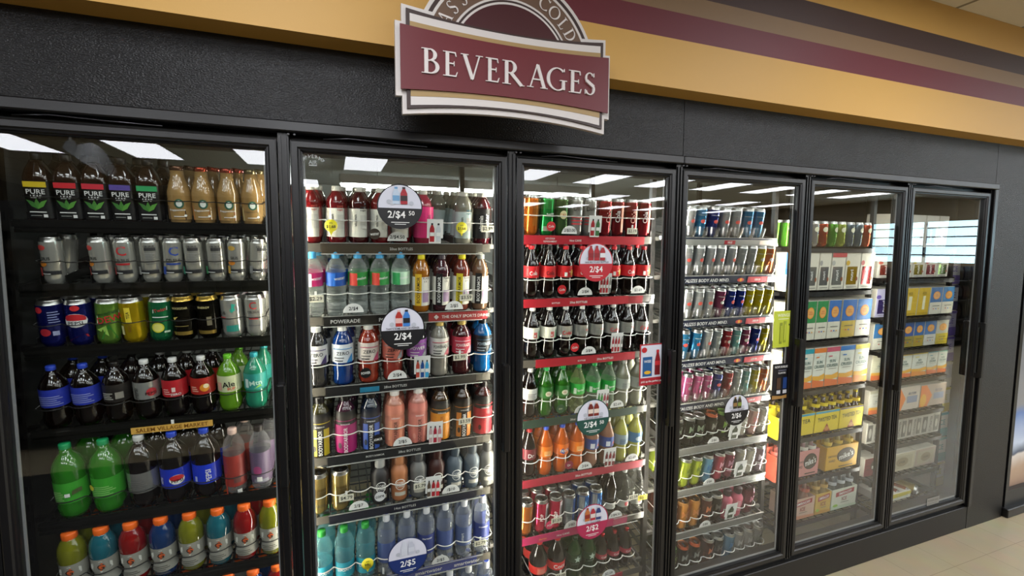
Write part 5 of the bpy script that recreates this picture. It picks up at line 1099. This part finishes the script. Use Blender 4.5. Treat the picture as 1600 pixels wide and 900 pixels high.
# serif capitals built from strokes, unit height
def seg2(a, b_, w):
    (x0, y0), (x1, y1) = a, b_; L_ = math.hypot(x1 - x0, y1 - y0); nx, ny = -(y1 - y0) / L_ * w / 2, (x1 - x0) / L_ * w / 2
    return [(x0 + nx, y0 + ny), (x1 + nx, y1 + ny), (x1 - nx, y1 - ny), (x0 - nx, y0 - ny)]
def bar(x0, y0, x1, y1): return [(x0, y0), (x1, y0), (x1, y1), (x0, y1)]
def arcp(cx, cy, rx, ry, a0, a1, t0, t1, n=12):
    """quads of a bowl whose thickness swells between the ends (t0 thin, t1 thick)"""
    out = []
    for j in range(n):
        q = []
        for s_ in (j, j + 1):
            a = radians(a0 + (a1 - a0) * s_ / n); th = t0 + (t1 - t0) * abs(cos(a))
            q.append(((cx + rx * cos(a), cy + ry * sin(a)), (cx + (rx - th) * cos(a), cy + (ry - th * .8) * sin(a))))
        out.append([q[0][0], q[1][0], q[1][1], q[0][1]])
    return out
TK, TN, SF = .14, .055, .035
def serif(x, y): return bar(x - .13, y, x + .13, y + SF)
def glyph(ch):
    if ch == 'B': return .66, [bar(.10, 0, .10 + TK, 1), bar(0, 0, .3, SF), bar(0, 1 - SF, .3, 1), bar(.1, .5, .32, .5 + TN), bar(.1, 0, .32, TN), bar(.1, 1 - TN, .32, 1)] + arcp(.30, .76, .26, .24, -90, 90, TN, TK) + arcp(.32, .2775, .32, .2775, -90, 90, TN, TK)
    if ch == 'E': return .58, [bar(.10, 0, .10 + TK, 1), bar(0, 0, .3, SF), bar(0, 1 - SF, .3, 1), bar(.1, .5, .45, .5 + TN), bar(.1, 0, .52, TN), bar(.1, 1 - TN, .50, 1), bar(.42, .43, .45, .62), [(.52, 0), (.58, .2), (.545, .2), (.48, .04)], [(.50, 1), (.535, .82), (.50, .82), (.46, .96)]]
    if ch == 'V': return .92, [seg2((.17, .98), (.48, .0), TK), seg2((.50, .02), (.76, .98), TN), bar(.02, 1 - SF, .33, 1), bar(.62, 1 - SF, .90, 1), [(.40, .06), (.47, -.03), (.50, -.03), (.56, .1)]]
    if ch == 'R': return .88, [bar(.10, 0, .10 + TK, 1), bar(0, 0, .34, SF), bar(0, 1 - SF, .3, 1), bar(.1, .46, .32, .46 + TN), bar(.1, 1 - TN, .32, 1), seg2((.34, .5), (.78, -.01), TK), bar(.72, -.02, .90, .015)] + arcp(.30, .73, .28, .27, -90, 90, TN, TK)
    if ch == 'A': return .92, [seg2((.14, .02), (.44, .98), TN), seg2((.46, 1.0), (.77, .02), TK), bar(.22, .34, .66, .34 + TN), bar(.0, 0, .28, SF), bar(.60, 0, .92, SF), [(.38, .92), (.42, 1.03), (.46, 1.03), (.53, .9)]]
    if ch == 'G': return .98, arcp(.50, .5, .50, .515, 50, 318, TN, TK, 26) + [bar(.72, .05, .72 + TK, .46), bar(.62, .43, .96, .46 + .01), [(.80, .84), (.84, .84), (.84, .98), (.80, .98)], [(.74, .05), (.86, .08), (.84, .2), (.74, .14)]]
    if ch == 'S': return .52, arcp(.26, .75, .22, .26, 30, 250, TN, TN * 1.6, 16) + arcp(.26, .26, .25, .275, -160, 70, TN, TN * 1.9, 16) + [seg2((.10, .62), (.44, .38), TK), bar(.43, .80, .46, .98), bar(.03, .02, .06, .22)]
    if ch == 'C': return .9, arcp(.50, .5, .50, .515, 48, 312, TN, TK, 26) + [bar(.80, .80, .83, .98), bar(.80, .03, .83, .2)]
    if ch == 'O': return 1.0, arcp(.50, .5, .50, .515, 0, 360, TN, TK, 32)
    if ch == 'L': return .56, [bar(.10, 0, .10 + TK, 1), bar(0, 0, .3, SF), bar(0, 1 - SF, .34, 1), bar(.1, 0, .5, TN), [(.48, 0), (.56, .22), (.52, .22), (.44, .04)]]
    if ch == 'D': return .86, [bar(.10, 0, .10 + TK, 1), bar(0, 0, .3, SF), bar(0, 1 - SF, .3, 1), bar(.1, 0, .36, TN), bar(.1, 1 - TN, .36, 1)] + arcp(.34, .5, .48, .5, -90, 90, TN, TK, 16)
    if ch == 'T': return .74, [bar(.30, 0, .30 + TK, 1), bar(.22, 0, .52, SF), bar(.02, 1 - TN, .72, 1), bar(.02, .82, .05, 1), bar(.69, .82, .72, 1)]
    return .4, []
LW = M('l#ded6d2'); LS = M('l#2c1012')
def letters(mb, ch, fn, w, h):
    _, polys = glyph(ch)
    gw = glyph(ch)[0]
    for k_, P_ in enumerate(polys):
        n = len(P_)
        ar = sum(P_[j][0] * P_[(j + 1) % n][1] - P_[(j + 1) % n][0] * P_[j][1] for j in range(n))
        if ar < 0: P_ = P_[::-1]
        f_ = [fn(x / gw * w, y * h, -.02 * k_) for x, y in P_]; b_ = [fn(x / gw * w, y * h, 1.0) for x, y in P_]
        mb.add(f_ + b_, [tuple(range(n)), tuple(range(2 * n - 1, n - 1, -1))] + [(j, n + j, n + (j + 1) % n, (j + 1) % n) for j in range(n)], LW)
PX = [(1.165, 1.221), (1.231, 1.277), (1.285, 1.360), (1.368, 1.414), (1.424, 1.498), (1.510, 1.583), (1.580, 1.656), (1.662, 1.711), (1.721, 1.763)]
for ch, (a, b_) in zip('BEVERAGES', PX):
    mb = MB(); letters(mb, ch, lambda x, z, q: (a - SX + x, -.019 + q * .0045, 2.318 + z), b_ - a, .0735); mb.obj('letter', sign)
words = 'ASSORTED COLD'; A0, A1 = radians(155.5), radians(28.5)
for j, ch in enumerate(words):
    if ch == ' ': continue
    am = A0 + (A1 - A0) * (j + .5) / len(words); R0 = .232; hh = .042
    gw = glyph(ch)[0] * hh
    def fn(x, y, q, am=am, gw=gw): 
        t_ = am - pi / 2; xx = x - gw / 2; yy = R0 + y
        return (xx * cos(t_) - yy * sin(t_), -.0035 + q * .0018, 2.371 + xx * sin(t_) + yy * cos(t_))
    mb = MB(); letters(mb, ch, fn, gw, hh); mb.obj('letter', sign)

# ------------------------------------------------------------------ glass fronted freezer at the right end
fz = thing('display_freezer', 'dark framed glass display case at the right edge beyond the cooler', 'display case', (5.1, 0, 0))
mb = MB()
for a, b_ in (((0, .0, .1), (.035, .4, 1.9)), ((.74, .0, .1), (.775, .4, 1.9)), ((.035, 0, 1.86), (.74, .4, 1.9)), ((.035, 0, .1), (.74, .4, .17)), ((.035, .38, .17), (.74, .4, 1.86))): mb.box(a, b_, FRAME)
mb.obj('frame', fz)
mb = MB(); mb.box((-.02, -.03, .0), (.79, .4, .06), BLACK, .004); mb.box((.0, .0, .06), (.775, .4, .1), BLACK); mb.obj('base', fz)
def f_pic(nt, b):
    g = nt.nodes.new('ShaderNodeTexCoord'); sp = nt.nodes.new('ShaderNodeSeparateXYZ'); nt.links.new(g.outputs['Object'], sp.inputs[0])
    n = nt.nodes.new('ShaderNodeTexNoise'); n.inputs['Scale'].default_value = 5; nt.links.new(g.outputs['Object'], n.inputs['Vector'])
    ad = nt.nodes.new('ShaderNodeMath'); ad.operation = 'MULTIPLY_ADD'; ad.inputs[1].default_value = .12; nt.links.new(n.outputs['Fac'], ad.inputs[0]); nt.links.new(sp.outputs['Z'], ad.inputs[2])
    cr = nt.nodes.new('ShaderNodeValToRGB'); e = cr.color_ramp.elements
    mr = nt.nodes.new('ShaderNodeMapRange'); mr.inputs[1].default_value = .17; mr.inputs[2].default_value = 1.9; nt.links.new(ad.outputs[0], mr.inputs[0])
    e[0].position = 0; e[0].color = lin('#9a7a66'); e[1].position = .10; e[1].color = lin('#b89a80')
    for p, c in ((.16, '#dcd4cc'), (.17, '#33425c'), (.22, '#c8d4e8'), (.33, '#5f7fb8'), (.36, '#8a8a8c'), (.7, '#6f757c')):
        q = e.new(p); q.color = lin(c)
    nt.links.new(mr.outputs[0], cr.inputs[0]); nt.links.new(cr.outputs[0], b.inputs['Base Color']); b.inputs['Roughness'].default_value = .3
mb = MB(); mb.box((.036, .03, .171), (.739, .034, 1.859), special('printed picture', f_pic)); mb.obj('picture_panel', fz)

# ------------------------------------------------------------------ aisle shelving behind the viewer, seen only as a reflection
gon = thing('aisle_shelving', 'dark aisle shelving mirrored faintly in the cooler glass', 'shelving', (-4.0, -3.9, 0))
mb = MB(); mb.box((0, 0, 0), (10.5, .05, 2.2), M('e#161412'))
for j in range(6): mb.box((0, .05, .12 + j * .36), (10.5, .42, .15 + j * .36), M('e#1c1a18'))
mb.obj('frame', gon)
random.seed(3)
bagc = ['#2a1610', '#16122a', '#3a2a10', '#301010', '#1c1c1c', '#12241c']
BG = []
for c in bagc:
    mb = MB(); mb.rings([[(-.08, -.01, 0), (.08, -.01, 0), (.08, .01, 0), (-.08, .01, 0)], [(-.09, -.03, .06), (.09, -.03, .06), (.09, .03, .06), (-.09, .03, .06)], [(-.09, -.03, .18), (.09, -.03, .18), (.09, .03, .18), (-.09, .03, .18)], [(-.085, -.004, .26), (.085, -.004, .26), (.085, .004, .26), (-.085, .004, .26)]], 'l' + c, True, True)
    BG.append(mb.mesh('snack_bag'))
for j in range(5):
    for q in range(46):
        o = link('snack_bag', BG[random.randrange(6)]); o.location = (-3.86 + q * .224, -3.6, .152 + j * .36)
        tag(o, 'snack bag on the aisle shelving mirrored in the glass', 'snack bag', 'snack bags on the aisle shelving')
gon2 = thing('aisle_shelving', 'lower aisle shelving mirrored faintly in the right cooler doors', 'shelving', (6.6, -3.9, 0))
mb = MB(); mb.box((0, 0, 0), (6.2, .05, 1.45), M('e#161412'))
for j in range(4): mb.box((0, .05, .12 + j * .36), (6.2, .42, .15 + j * .36), M('e#1c1a18'))
mb.obj('frame', gon2)
for j in range(4):
    for q in range(26):
        o = link('snack_bag', BG[random.randrange(6)]); o.location = (6.75 + q * .23, -3.6, .152 + j * .36)
        tag(o, 'snack bag on the lower aisle shelving mirrored in the glass', 'snack bag', 'snack bags on the lower aisle shelving')
mb = MB(); mb.box((-3.5, -2.9, .0), (1.9, -.35, .012), M('e#141312'), .004)  # unseen mat, added to darken the floor's reflection in the left doors
o = mb.obj('added_dark_mat'); tag(o, 'added unseen dark mat that keeps the floor reflection dark in the left doors', 'mat')
# hanging white banner mirrored at the top of the first door
mb = MB(); n = 16
rr = []
for j in range(n + 1):
    t_ = j / n; hh = .05 + .16 * sin(pi * min(1, t_ * 1.1)) if t_ < .9 else .08
    x = -1.30 + .25 * t_; y = -4.6 + 1.6 * t_; z = 2.52 + .1 * (t_ - .4) ** 2
    rr.append([(x, y, z), (x + .004, y, z), (x + .004 + .05, y, z + hh), (x + .05, y, z + hh)])
mb.rings(rr, M('l#e0e4e8'), True, True)
o = mb.obj('hanging_banner'); tag(o, 'curved white hanging banner mirrored at the top of first door', 'banner')
